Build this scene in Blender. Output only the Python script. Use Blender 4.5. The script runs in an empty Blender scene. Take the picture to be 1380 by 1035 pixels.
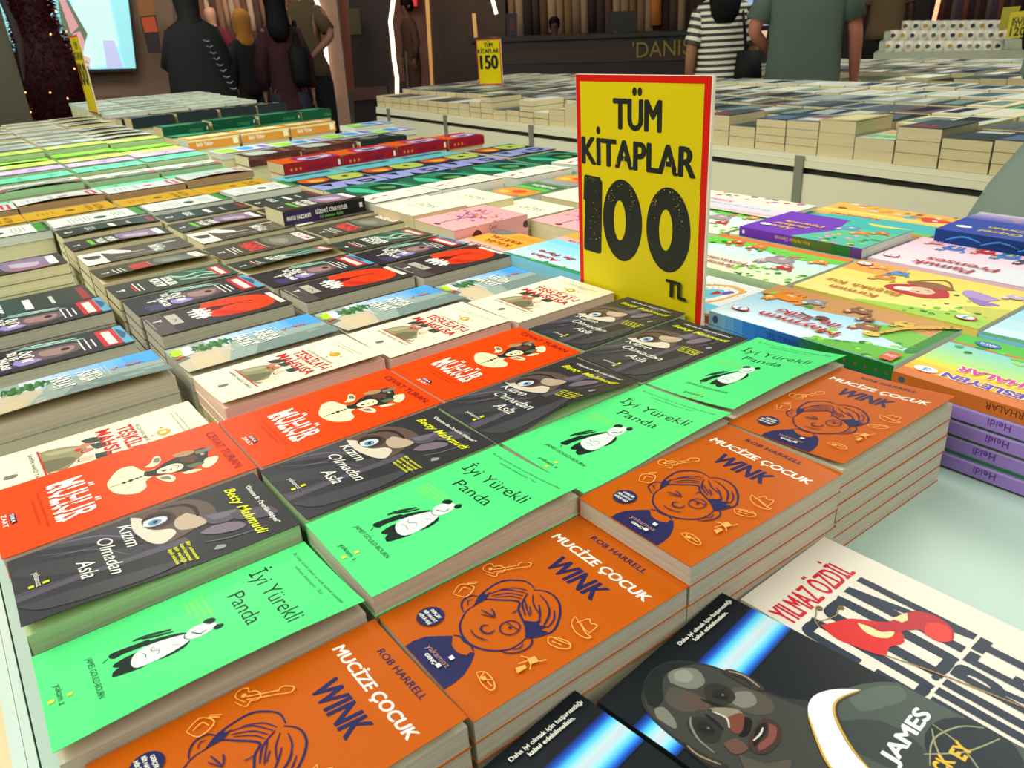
import bpy, bmesh, math, random
from mathutils import Vector, Matrix
from mathutils.geometry import tessellate_polygon
C = bpy.context.scene.collection
PI = math.pi
H = 0.50                        # eye height above the table top (z = 0); the floor is 0.8 m below the table top
FLOOR = -0.80
# ------------------------------------------------------------------ camera
F_PX, PITCH, ROLL, YAW = 1049.388, math.radians(24.707), math.radians(-3.7002), math.radians(-54.7518)
fw = Vector((math.sin(YAW)*math.cos(PITCH), math.cos(YAW)*math.cos(PITCH), -math.sin(PITCH)))
_r = Vector((math.cos(YAW), -math.sin(YAW), 0)); _u = _r.cross(fw)
rt = _r*math.cos(ROLL)+_u*math.sin(ROLL); up = -_r*math.sin(ROLL)+_u*math.cos(ROLL)
cam = bpy.data.cameras.new('camera'); cam.sensor_width = 36; cam.sensor_fit = 'HORIZONTAL'; cam.lens = F_PX/1380*36
cam.clip_start = .02; cam.clip_end = 100
co = bpy.data.objects.new('camera', cam); C.objects.link(co)
m = Matrix((rt, up, -fw)).transposed().to_4x4(); m.translation = Vector((0, 0, H)); co.matrix_world = m
bpy.context.scene.camera = co
cam.dof.use_dof = True; cam.dof.focus_distance = .95; cam.dof.aperture_fstop = 16
# ------------------------------------------------------------------ world, lights, exposure
vs = bpy.context.scene.view_settings
vs.view_transform = 'Standard'; vs.look = 'None'; vs.gamma = 1; vs.use_curve_mapping = False; vs.exposure = 0.0
w = bpy.data.worlds.new('world'); bpy.context.scene.world = w; w.use_nodes = True
w.node_tree.nodes['Background'].inputs[0].default_value = (.60, .52, .42, 1); w.node_tree.nodes['Background'].inputs[1].default_value = .10
def area(name, loc, size, power, color, target=None, shape='RECTANGLE', spread=PI):
    l = bpy.data.lights.new(name, 'AREA'); l.shape = shape; l.size = size[0]; l.size_y = size[1]; l.energy = power; l.color = color; l.spread = spread
    o = bpy.data.objects.new(name, l); C.objects.link(o); o.location = loc
    d = Vector(target or (loc[0], loc[1], loc[2]-1))-Vector(loc); o.rotation_euler = d.to_track_quat('-Z', 'Y').to_euler(); return o
def spot(name, loc, target, power, color, deg, blend=.6, rad=.06):
    l = bpy.data.lights.new(name, 'SPOT'); l.energy = power; l.color = color; l.spot_size = math.radians(deg); l.spot_blend = blend; l.shadow_soft_size = rad
    o = bpy.data.objects.new(name, l); C.objects.link(o); o.location = loc
    d = Vector(target)-Vector(loc); o.rotation_euler = d.to_track_quat('-Z', 'Y').to_euler(); return o
LW = (1.0, .985, .86)
area('overhead_light', (.5, -.3, 2.5), (1.6, 1.2), 16, LW, (-.4, .4, 0))
area('overhead_light', (2.2, .6, 2.3), (1.6, 1.6), 50, LW, (-1.6, .6, 0))
area('overhead_light', (-1.8, -1.3, 2.7), (2.4, .8), 62, LW, (-1.7, .6, 0))
area('overhead_light', (-4.6, -1.4, 2.8), (2.4, .8), 80, LW, (-4.4, .7, 0))
area('aisle_fill_light', (-1.4, -1.5, 1.9), (2.4, .6), 16, LW)  # fill lamp added to brighten the floor tiles beside the table
area('overhead_light', (-1.4, 4.6, 3.4), (3.0, .8), 75, LW, (-2.2, 3.2, 0))
area('overhead_light', (-2.2, 5.6, 3.2), (2.5, 1.0), 50, LW)
area('aisle_fill_light', (.6, -2.4, 2.4), (2.0, 1.2), 22, LW, (-1.2, .6, 0))
area('wall_fill_light', (-9.5, 2.2, 3.4), (4.0, 1.5), 110, (1.0, .86, .72), (-13.5, 2.6, .2))  # invented lamp, put in to lift the left wall
area('overhead_light', (-6.2, 1.0, 2.9), (1.6, 1.0), 40, LW)  # unseen fill added over the far white books, no fixture of the hall
area('aisle_fill_light', (-1.9, 1.2, 2.9), (3.0, .5), 30, LW, (-2.0, 2.6, -.3))  # made-up fill aimed at the second table's front panel
area('shop_glow', (-9.5, 6.0, 3.2), (4.0, 2.0), 60, (1.0, .72, .5), (-11, 6.5, -.8))
spot('ceiling_spot', (-1.3, 1.2, 2.8), (-1.5, .9, 0), 75, LW, 40)
spot('ceiling_spot', (-3.4, 1.2, 2.8), (-3.5, .75, 0), 250, LW, 28)
spot('ceiling_spot', (-2.4, 5.6, 2.8), (-1.9, 4.9, 0), 90, LW, 34)
# ------------------------------------------------------------------ helpers
random.seed(7)
def lin(c):
    return tuple(((x/255)/12.92 if x/255 <= .04045 else ((x/255+.055)/1.055)**2.4) for x in c)
_mats = {}
def mat(name, rgb=(200, 200, 200), rough=.6, emit=None, strength=1, metal=0, noise=0, nscale=20, vec=None, spec=.5, bump=0):
    if name in _mats: return _mats[name]
    m_ = bpy.data.materials.new(name); m_.use_nodes = True; nt = m_.node_tree; b = nt.nodes['Principled BSDF']
    b.inputs['Base Color'].default_value = (*lin(rgb), 1); b.inputs['Roughness'].default_value = rough; b.inputs['Metallic'].default_value = metal
    b.inputs['Specular IOR Level'].default_value = spec
    if emit:
        b.inputs['Emission Color'].default_value = (*lin(emit), 1); b.inputs['Emission Strength'].default_value = strength
    if noise or bump:
        tc = nt.nodes.new('ShaderNodeTexCoord'); mp = nt.nodes.new('ShaderNodeMapping'); nz = nt.nodes.new('ShaderNodeTexNoise')
        mp.inputs['Scale'].default_value = vec or (1, 1, 1); nz.inputs['Scale'].default_value = nscale; nz.inputs['Detail'].default_value = 3
        nt.links.new(tc.outputs['Object'], mp.inputs[0]); nt.links.new(mp.outputs[0], nz.inputs['Vector'])
        if noise:
            mx = nt.nodes.new('ShaderNodeMix'); mx.data_type = 'RGBA'
            a = lin(tuple(max(0, x*(1-noise)) for x in rgb)); bb = lin(tuple(min(255, x*(1+noise*.6)) for x in rgb))
            mx.inputs['A'].default_value = (*a, 1); mx.inputs['B'].default_value = (*bb, 1)
            nt.links.new(nz.outputs['Fac'], mx.inputs['Factor']); nt.links.new(mx.outputs['Result'], b.inputs['Base Color'])
        if bump:
            bp_ = nt.nodes.new('ShaderNodeBump'); bp_.inputs['Strength'].default_value = bump; bp_.inputs['Distance'].default_value = .001
            nt.links.new(nz.outputs['Fac'], bp_.inputs['Height']); nt.links.new(bp_.outputs[0], b.inputs['Normal'])
    _mats[name] = m_; return m_
def attr_mat(name, rough, spec=.5, coat=0, emit=0):
    m_ = bpy.data.materials.new(name); m_.use_nodes = True; nt = m_.node_tree; b = nt.nodes['Principled BSDF']
    a = nt.nodes.new('ShaderNodeAttribute'); a.attribute_name = 'Col'; nt.links.new(a.outputs['Color'], b.inputs['Base Color'])
    b.inputs['Roughness'].default_value = rough; b.inputs['Specular IOR Level'].default_value = spec; b.inputs['Coat Weight'].default_value = coat; b.inputs['Coat Roughness'].default_value = .2
    if emit:
        nt.links.new(a.outputs['Color'], b.inputs['Emission Color']); b.inputs['Emission Strength'].default_value = emit
    return m_
M_PRINT = attr_mat('printed_card', .36, .2)
M_CARD = attr_mat('painted_board', .55)
M_SCREEN = attr_mat('screen_picture', .5, emit=.72)
def pages(name, rgb): return mat(name, rgb, .85, noise=.22, nscale=1.0, vec=(5, 5, 1400), spec=.2)
PG = {'cream': pages('cream_page_edges', (224, 214, 172)), 'grey': pages('grey_page_edges', (196, 190, 170)), 'green': pages('pale_green_page_edges', (170, 194, 150)),
      'brown': pages('brown_page_edges', (172, 146, 110)), 'pink': pages('pink_page_edges', (236, 198, 180)), 'white': pages('white_page_edges', (214, 218, 204)),
      'tan': pages('tan_page_edges', (214, 200, 156))}
def tag(o, label=None, cat=None, group=None, kind=None):
    if label: o['label'] = label
    if cat: o['category'] = cat
    if group: o['group'] = group
    if kind: o['kind'] = kind
    return o
def link(name, me, mats=None, parent=None, loc=None, rz=None):
    o = bpy.data.objects.new(name, me); C.objects.link(o)
    if parent: o.parent = parent
    if loc is not None: o.location = loc
    if rz: o.rotation_euler = (0, 0, rz)
    if mats and me:
        me.materials.clear()
        for x in (mats if isinstance(mats, (list, tuple)) else [mats]): me.materials.append(x)
    return o
def empty(name, loc=(0, 0, 0), rz=0):
    o = bpy.data.objects.new(name, None); C.objects.link(o); o.location = loc; o.rotation_euler = (0, 0, rz); o.empty_display_size = .05; return o
class MB:
    def __init__(s): s.v = []; s.f = []; s.c = []
    def box(s, x0, x1, y0, y1, z0, z1, c=None):
        n = len(s.v); s.v += [(x0, y0, z0), (x1, y0, z0), (x1, y1, z0), (x0, y1, z0), (x0, y0, z1), (x1, y0, z1), (x1, y1, z1), (x0, y1, z1)]
        for f in ((3, 2, 1, 0), (4, 5, 6, 7), (0, 1, 5, 4), (1, 2, 6, 5), (2, 3, 7, 6), (3, 0, 4, 7)): s.f.append([n+i for i in f]); s.c.append(c)
        return s
    def quad(s, a, b, c_, d, c=None):
        n = len(s.v); s.v += [tuple(a), tuple(b), tuple(c_), tuple(d)]; s.f.append([n, n+1, n+2, n+3]); s.c.append(c); return s
    def prism(s, pts, z0, z1, c=None):       # pts ccw in xy
        n = len(s.v); k = len(pts); s.v += [(x, y, z0) for x, y in pts]+[(x, y, z1) for x, y in pts]
        s.f.append([n+i for i in range(k)][::-1]); s.c.append(c); s.f.append([n+k+i for i in range(k)]); s.c.append(c)
        for i in range(k): s.f.append([n+i, n+(i+1) % k, n+k+(i+1) % k, n+k+i]); s.c.append(c)
        return s
    def tube(s, pts, r, seg=8, c=None, cap=True):
        pts = [Vector(p) for p in pts]; rr = r if isinstance(r, (list, tuple)) else [r]*len(pts); n = len(s.v); k = len(pts)
        ref = None
        for i, p in enumerate(pts):
            d = (pts[min(i+1, k-1)]-pts[max(i-1, 0)]).normalized()
            if ref is None: ref = d.orthogonal().normalized()
            a = (ref-d*ref.dot(d)).normalized(); b = d.cross(a); ref = a
            for j in range(seg):
                t = 2*PI*j/seg; q = p+(a*math.cos(t)+b*math.sin(t))*rr[i]; s.v.append(tuple(q))
        for i in range(k-1):
            for j in range(seg): s.f.append([n+i*seg+j, n+i*seg+(j+1) % seg, n+(i+1)*seg+(j+1) % seg, n+(i+1)*seg+j]); s.c.append(c)
        if cap:
            s.f.append([n+j for j in range(seg)][::-1]); s.c.append(c); s.f.append([n+(k-1)*seg+j for j in range(seg)]); s.c.append(c)
        return s
    def loft(s, secs, seg=20, c=None, cap=True):     # secs: (x, y, z, rx, ry)
        n = len(s.v); k = len(secs)
        for (x, y, z, a, b) in secs:
            for j in range(seg):
                t = 2*PI*j/seg; s.v.append((x+a*math.cos(t), y+b*math.sin(t), z))
        for i in range(k-1):
            cc = c(i) if callable(c) else c
            for j in range(seg): s.f.append([n+i*seg+j, n+i*seg+(j+1) % seg, n+(i+1)*seg+(j+1) % seg, n+(i+1)*seg+j]); s.c.append(cc)
        if cap:
            s.f.append([n+j for j in range(seg)][::-1]); s.c.append(c(0) if callable(c) else c); s.f.append([n+(k-1)*seg+j for j in range(seg)]); s.c.append(c(k-2) if callable(c) else c)
        return s
    def mesh(s, name, smooth=False, shear=None):
        me = bpy.data.meshes.new(name); me.from_pydata(s.v, [], s.f); me.update()
        if any(x is not None for x in s.c):
            ca = me.color_attributes.new('Col', 'FLOAT_COLOR', 'CORNER'); buf = []
            for p, c in zip(me.polygons, s.c): buf += [*lin(c or (128, 128, 128)), 1.0]*p.loop_total
            ca.data.foreach_set('color', buf)
        if smooth: me.polygons.foreach_set('use_smooth', [True]*len(me.polygons))
        return me
    def build(s, name, mats, parent=None, loc=None, rz=None, smooth=False): return link(name, s.mesh(name, smooth), mats, parent, loc, rz)
def struct(name, mb, mats, **k): return tag(mb.build(name, mats, **k), kind='structure')
# ------------------------------------------------------------------ flat print: polygons, strokes and lettering in millimetres on a cover
_tx = {}
def text_tris(s, bold=0., shear=0.):
    k = (s, bold, shear)
    if k in _tx: return _tx[k]
    cu = bpy.data.curves.new('t', 'FONT'); cu.body = s; cu.offset = bold; cu.shear = shear; cu.resolution_u = 3; cu.space_character = 1+bold*3.2; cu.fill_mode = 'FRONT'
    o = bpy.data.objects.new('t', cu); C.objects.link(o)
    dg = bpy.context.evaluated_depsgraph_get(); dg.update(); me = o.evaluated_get(dg).to_mesh()
    v = [(p.co.x, p.co.y) for p in me.vertices]; f = [list(p.vertices) for p in me.polygons]
    o.evaluated_get(dg).to_mesh_clear(); bpy.data.objects.remove(o); bpy.data.curves.remove(cu)
    _tx[k] = (v, f); return _tx[k]
CAPH = None
def T(c, s, x, y, wdt, cap, bold=0., shear=0., rot=0., flipx=False): return ('t', c, s, x, y, wdt, cap, bold, shear, rot)
def P(c, *pts): return ('p', c, pts)
def Lz(c, wd, *pts): return ('l', c, wd, pts, False)
def S(c, wd, *pts): return ('l', c, wd, pts, True)      # smoothed stroke, tapered
def E(c, x, y, a, b=None): return ('p', c, [(x+a*math.cos(i*PI/9), y+(b or a)*math.sin(i*PI/9)) for i in range(18)])
def R(c, x0, y0, x1, y1): return ('p', c, [(x0, y0), (x1, y0), (x1, y1), (x0, y1)])
def G(c0, c1, x0, y0, x1, y1, n=8, axis=1):              # printed colour blend
    out = []
    for i in range(n):
        a, b = i/n, (i+1)/n; t = (i+.5)/n; c = tuple(c0[k]+(c1[k]-c0[k])*t for k in range(3))
        out.append(R(c, x0, y0+(y1-y0)*a, x1, y0+(y1-y0)*b) if axis else R(c, x0+(x1-x0)*a, y0, x0+(x1-x0)*b, y1))
    return out
def smooth(pts, n=4):
    if len(pts) < 3: return list(pts)
    out = []; k = len(pts)
    for i in range(k-1):
        p0, p1, p2, p3 = pts[max(i-1, 0)], pts[i], pts[i+1], pts[min(i+2, k-1)]
        for j in range(n):
            t = j/n; out.append(tuple(.5*((2*p1[a])+(-p0[a]+p2[a])*t+(2*p0[a]-5*p1[a]+4*p2[a]-p3[a])*t*t+(-p0[a]+3*p1[a]-3*p2[a]+p3[a])*t**3) for a in (0, 1)))
    return out+[tuple(pts[-1])]
def loop(c, *pts): return ('p', c, smooth(list(pts)+[pts[0]], 3)[:-1])
def flat(ops):
    out = []
    for o in ops:
        if isinstance(o, list): out += flat(o)
        else: out.append(o)
    return out
def art_geo(ops, dz=.02):
    """ops -> verts (mm), faces, colours; every op lies a hair above the one before (ink layers)"""
    global CAPH
    if CAPH is None:
        v, _ = text_tris('H'); CAPH = max(p[1] for p in v)
    V = []; Fc = []; Cc = []
    for li, o in enumerate(flat(ops)):
        z = .06+dz*li; n = len(V)
        if o[0] == 'p':
            pts = [tuple(p) for p in o[2]]
            for tri in tessellate_polygon([[Vector((p[0], p[1], 0)) for p in pts]]):
                a, b, c = (pts[i] for i in tri)
                if (b[0]-a[0])*(c[1]-a[1])-(b[1]-a[1])*(c[0]-a[0]) < 0: tri = tri[::-1]
                Fc.append([n+i for i in tri]); Cc.append(o[1])
            V += [(p[0], p[1], z) for p in pts]
        elif o[0] == 'l':
            pts = smooth(list(o[3])) if o[4] else list(o[3]); k = len(pts)
            for i, p in enumerate(pts):
                q0, q1 = pts[max(i-1, 0)], pts[min(i+1, k-1)]; dx, dy = q1[0]-q0[0], q1[1]-q0[1]; L = math.hypot(dx, dy) or 1
                wd = o[2]/2*((.45+.55*math.sin(PI*(i+.5)/k)) if o[4] else 1)
                V += [(p[0]-dy/L*wd, p[1]+dx/L*wd, z), (p[0]+dy/L*wd, p[1]-dx/L*wd, z)]
            for i in range(k-1): Fc.append([n+2*i+1, n+2*i+3, n+2*i+2, n+2*i]); Cc.append(o[1])
        else:
            _, c, s, x, y, wd, cap, bold, shear, rot = o
            v, f = text_tris(s, bold, shear)
            if not v: continue
            mx, Mx = min(p[0] for p in v), max(p[0] for p in v); sx = wd/(Mx-mx); sy = cap/CAPH; cr, sr = math.cos(rot), math.sin(rot)
            for p in v:
                a, b = (p[0]-mx)*sx, p[1]*sy; V.append((x+a*cr-b*sr, y+a*sr+b*cr, z))
            for q in f: Fc.append([n+i for i in q]); Cc.append(c)
    return V, Fc, Cc
ARTS = {}          # style -> (w mm, h mm, template mesh, base colour, flip)
def art_mesh(name, ops, w, h, cuts=True, dz=.02, clip=None):
    V, Fc, Cc = art_geo(ops, dz)
    me = bpy.data.meshes.new(name); me.from_pydata(V, [], Fc); me.update()
    ca = me.color_attributes.new('Col', 'FLOAT_COLOR', 'CORNER'); buf = []
    for p, c in zip(me.polygons, Cc): buf += [*lin(c), 1.0]*p.loop_total
    ca.data.foreach_set('color', buf)
    bm = bmesh.new(); bm.from_mesh(me)
    def cut(coo, no, clear=False):
        bmesh.ops.bisect_plane(bm, geom=bm.verts[:]+bm.edges[:]+bm.faces[:], plane_co=coo, plane_no=no, clear_outer=clear)
    for coo, no in (((.4, 0, 0), (-1, 0, 0)), ((w-.4, 0, 0), (1, 0, 0)), ((0, .4, 0), (0, -1, 0)), ((0, h-.4, 0), (0, 1, 0))): cut(coo, no, True)
    if cuts:
        for k in range(1, 8): cut((w*k/8, 0, 0), (1, 0, 0))
        for k in range(1, 8): cut((0, h*k/8, 0), (0, 1, 0))
    bm.to_mesh(me); bm.free(); return me
def sstep(t): t = max(0, min(1, t)); return t*t*(3-2*t)
# curl functions: lift in metres at (u across from the spine, v up the cover), both 0..1
CURL = {
 'flat': lambda u, v: .0006*u*u,
 'low':  lambda u, v: .0025*u*u,
 'even': lambda u, v: .008*u**2.0,
 'open': lambda u, v: .014*u**1.8*(.85+.25*math.sin(PI*v)),
 'mid':  lambda u, v: .013*u**1.6*sstep(v*1.9)*(.35+.65*math.sin(PI*min(1, v*.9+.12))),
 'tip':  lambda u, v: .010*u**2*sstep(v*1.3-.15),
 'toe':  lambda u, v: .010*u**2*sstep(1-v*1.25),
 'bow':  lambda u, v: .009*u**2*(.25+.75*math.sin(PI*v)),
}
_cm = {}
def cover_mesh(w, h, t, curl, col, spine='x0', hard=False):
    k = ('c', round(w, 3), round(h, 3), round(t, 4), curl, col, spine, hard)
    if k in _cm: return _cm[k]
    b = MB(); th = .0022 if hard else .0005; fn = CURL[curl]; nx, ny = 8, 8; inner = (246, 230, 186)
    def up_(i, j): u, v = i/nx, j/ny; return (u*w, v*h, t+fn(u, v))
    def dn_(i, j): x, y, z = up_(i, j); return (x, y, z-th)
    for i in range(nx):
        for j in range(ny):
            b.quad(up_(i, j), up_(i+1, j), up_(i+1, j+1), up_(i, j+1), col); b.quad(dn_(i, j+1), dn_(i+1, j+1), dn_(i+1, j), dn_(i, j), inner)
    for i in range(nx): b.quad(dn_(i, 0), dn_(i+1, 0), up_(i+1, 0), up_(i, 0), col); b.quad(up_(i, ny), up_(i+1, ny), dn_(i+1, ny), dn_(i, ny), col)
    for j in range(ny): b.quad(dn_(nx, j), dn_(nx, j+1), up_(nx, j+1), up_(nx, j), col); b.quad(up_(0, j), up_(0, j+1), dn_(0, j+1), dn_(0, j), col)
    b.box(0, w, 0, h, 0, th, col)
    s = .0008
    if spine == 'x0': b.box(0, s, 0, h, th, t-th, col)
    if spine == 'x1': b.box(w-s, w, 0, h, th, t-th, col)
    if spine == 'y0': b.box(0, w, 0, s, th, t-th, col)
    _cm[k] = b.mesh('cover'); _cm[k].materials.append(M_PRINT); return _cm[k]
def block_mesh(w, h, t, pg, spine, hard=False):
    k = ('b', round(w, 3), round(h, 3), round(t, 4), pg, spine, hard)
    if k in _cm: return _cm[k]
    r = .003 if hard else .0009; th = .0022 if hard else .0005
    x0, x1, y0 = (.0008, w-r, r); 
    if spine == 'x1': x0, x1 = r, w-.0008
    if spine == 'y0': x0, x1, y0 = r, w-r, .0008
    b = MB().box(x0, x1, y0, h-r, th, t-th-.0002)
    _cm[k] = b.mesh('page_block'); _cm[k].materials.append(PG[pg]); return _cm[k]
_pm = {}
def print_mesh(style, w, h, t, curl):
    k = (style, round(w, 3), round(h, 3), round(t, 4), curl)
    if k in _pm: return _pm[k]
    A = ARTS[style]; me = A['mesh'].copy(); me.name = 'cover_print'; n = len(me.vertices); buf = [0.0]*(3*n); me.vertices.foreach_get('co', buf)
    fn = CURL[curl]
    for i in range(n):
        u, v, z = buf[3*i]/A['w'], buf[3*i+1]/A['h'], buf[3*i+2]*.001
        if A['flip']: u, v = 1-u, 1-v
        buf[3*i] = u*w; buf[3*i+1] = v*h; buf[3*i+2] = t+fn(u, v)+z
    me.vertices.foreach_set('co', buf); me.update(); me.materials.append(M_PRINT); _pm[k] = me; return me
def style(name, w, h, col, ops, pg='cream', flip=False, cuts=True, spine=None, spinecol=None):
    ARTS[name] = dict(w=w, h=h, col=col, pg=pg, flip=flip, spine=spine, spinecol=spinecol, mesh=art_mesh(name, ops, w, h, cuts))
def spine_print(ops, w, h, t, side):
    """ops in mm: s along the spine, t its height; laid on the spine face"""
    me = art_mesh('spine_print', ops, (w if side == 'y0' else h)*1000, t*1000, False, .01)
    n = len(me.vertices); buf = [0.0]*(3*n); me.vertices.foreach_get('co', buf)
    for i in range(n):
        s, z, e = (q*.001 for q in buf[3*i:3*i+3])
        buf[3*i:3*i+3] = (s, -e, z) if side == 'y0' else (w+e, s, z)
    me.vertices.foreach_set('co', buf); me.update(); me.materials.append(M_PRINT); return me
def book(name, st, x, y, ztop, w, h, t, curl='low', rot=0., label=None, cat='book', group=None, show=True, spine='x0', hard=False, sp=None, pg=None, col=None):
    A = ARTS[st]
    o = link(name, cover_mesh(w, h, t, curl if show else 'flat', col or A['col'], spine, hard), None, None, (x, y, ztop-t), rot)
    link('page_block', block_mesh(w, h, t, pg or A['pg'], spine, hard), None, o)
    if show: link('cover_print', print_mesh(st, w, h, t, curl), None, o)
    if sp: link('spine_print', spine_print(sp, w, h, t, spine), None, o)
    return tag(o, label, cat, group)
def TB(c, s, x, y, wd, cap, k, bold=0, **kw):
    return [T(c, s, x+dx*k, y+dy*k*.6, wd, cap, bold, **kw) for dx, dy in ((0, 0), (-1, 0), (1, 0), (-.5, .8), (.5, -.8), (.5, .8), (-.5, -.8))]
# ------------------------------------------------------------------ cover designs (mm, origin at the foot of the spine)
NAVY = (36, 38, 84); WHT = (236, 238, 226); DOO = (236, 168, 84); BLK = (24, 26, 26)
def wink():
    S = lambda c, w_, *p: ('l', c, w_*1.3, p, True)
    o = [TB(WHT, 'MUCİZE ÇOCUK', 9.5, 171.3, 115, 9, .5, shear=.12), TB(NAVY, 'WINK', 38, 141, 58, 20, .9, shear=.12), T(NAVY, 'ROB HARRELL', 34, 196, 66, 5.6, .012, .05)]
    o += [P(NAVY, (43, 0), (42, 7), (44, 17), (49, 24), (57, 34), (61, 31), (65, 28), (72, 27), (77, 28), (81, 31), (80, 35), (83, 37), (90, 29), (96, 18), (98, 8), (98, 0)),
          S(NAVY, 1.4, (57, 35), (62, 38), (68, 37.5), (75, 39), (81, 37)),
          S(NAVY, 1.5, (40, 66), (41, 58), (46, 50), (52, 44), (61, 40), (71, 39), (79, 41), (86, 45), (93, 52), (97, 60), (97, 69), (95, 77)),
          S(NAVY, 1.5, (40, 66), (33, 76), (30, 89), (30, 101), (36, 110), (44, 116), (55, 116)),
          S(NAVY, 1.5, (56, 114), (63, 120), (71, 122), (81, 120), (91, 113), (98, 105), (103, 96), (102, 88), (99, 80), (93, 76)),
          S(NAVY, 1.5, (40, 66), (39, 76), (47, 85), (59, 96), (67, 90), (77, 86), (87, 82), (95, 76)),
          S(NAVY, .9, (36, 84), (41, 97), (55, 107)), S(NAVY, .9, (39, 83), (46, 96), (56, 103)), S(NAVY, .8, (37, 92), (44, 104), (54, 110)), S(NAVY, .8, (42, 84), (50, 95), (58, 100)),
          S(NAVY, 1.2, (56, 108), (63, 97), (76, 90)), S(NAVY, .9, (60, 110), (70, 103), (84, 99)), S(NAVY, .9, (64, 114), (76, 112), (88, 105)), S(NAVY, .9, (61, 101), (70, 96), (79, 92)),
          S(NAVY, 1.4, (81, 110), (88, 104), (94, 94)), S(NAVY, 1.1, (73, 106), (82, 100), (90, 92)), S(NAVY, 1, (86, 111), (94, 104), (98, 94)), S(NAVY, .9, (70, 99), (78, 94)),
          P(NAVY, (80, 86), (86, 91), (88, 96), (91, 91), (97, 96), (96, 89), (102, 92), (99, 82), (97, 76), (91, 78)), P(NAVY, (40, 65), (35, 74), (31, 82), (35, 80), (35, 86), (39, 79), (40, 74)),
          S(NAVY, 1.1, (33, 75), (28, 70), (29, 62), (35, 57), (41, 55)), S(NAVY, .7, (33, 69), (32, 65), (37, 62)),
          S(NAVY, 1.1, (93, 53), (98, 54), (103, 60), (105, 68), (103, 75), (98, 78), (96, 74)), S(NAVY, .8, (98, 60), (101, 65), (99, 70)),
          Lz(NAVY, 1.1, *[(79+7.6*math.cos(a*PI/10), 72.5+8*math.sin(a*PI/10)) for a in range(21)]), Lz(NAVY, .9, (72, 74), (86.5, 76)), E(NAVY, 79, 72.5, 1.4),
          S(NAVY, 1, (48, 67), (55, 69), (62, 70.5)), S(NAVY, 1, (52, 74), (57, 73), (62, 70.5)), S(NAVY, .8, (52, 64), (57, 67), (62, 70)), S(NAVY, .8, (67, 83), (67.5, 86), (67, 89)),
          S(NAVY, 1.3, (66, 61), (63.5, 58), (65.5, 54.5), (70, 54), (74, 57), (73.5, 62)), S(NAVY, .9, (61, 48), (68, 47), (75, 49), (79, 51.5)),
          E(NAVY, 28, 32, 11.2), TB(WHT, 'GERÇEK', 22, 35.5, 13, 2.6, .15, shear=.1), TB(WHT, 'BİR HAYAT', 19.5, 30.6, 17, 2.6, .15, shear=.1), TB(WHT, 'HİKÂYESİ', 20, 25.6, 16, 2.6, .15, shear=.1),
          T((170, 130, 120), 'yakamoz', 55, 11.5, 28, 4.6, 0), TB(WHT, 'GENÇ', 61, 6.5, 13, 2.8, .2), R(WHT, 75, 18.5, 79, 22), R(WHT, 75, 7, 79, 10.5)]
    D = lambda *p: S(DOO, .8, *p)
    o += [D((19, 101), (14, 98), (8, 97), (5, 102), (7, 107), (11, 106), (13, 110), (19, 112), (22, 108), (20, 104), (23, 100), (19, 97), (14, 95)), D((14, 103), (24, 124)), D((17, 102), (27, 122)), D((24, 122), (22, 127), (28, 133), (31, 129), (27, 122)), E(DOO, 12, 102, 1.8),
          D((18, 60), (12, 71), (22, 78), (28, 66), (18, 60)), D((20, 64), (17, 71), (23, 74)), D((14, 77), (19, 84)), D((15, 76), (20, 82)),
          D((103, 118), (107, 111), (116, 107), (125, 108), (128, 112), (122, 112), (113, 115), (103, 118)), D((109, 114), (112, 124), (117, 122), (122, 124), (124, 112)), D((111, 117), (118, 114), (123, 114)),
          D((107, 88), (112, 84), (120, 86), (126, 92), (122, 96), (113, 93), (107, 88)), D((109, 90), (116, 92), (124, 95)), D((112, 87), (120, 90)),
          P(DOO, (114, 62), (120, 60), (122, 67), (116, 68)), D((109, 60), (114, 63)), D((122, 67), (124, 72)), D((120, 61), (124, 57)), D((116, 61), (114, 54)), P(DOO, (116, 50), (121, 48), (121, 56), (118, 57)),
          D((101, 26), (105, 31), (114, 31), (121, 28), (121, 24), (112, 23), (101, 26)), D((105, 30), (108, 25), (114, 30)), P(DOO, (107, 26), (111, 25), (111, 28), (108, 29)), D((113, 27), (119, 27))]
    return o
style('wink', 135, 211.7, (184, 86, 3), wink(), 'grey')
GRN = (84, 224, 130); DK = (24, 40, 34); OLV = (170, 225, 90)
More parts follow.
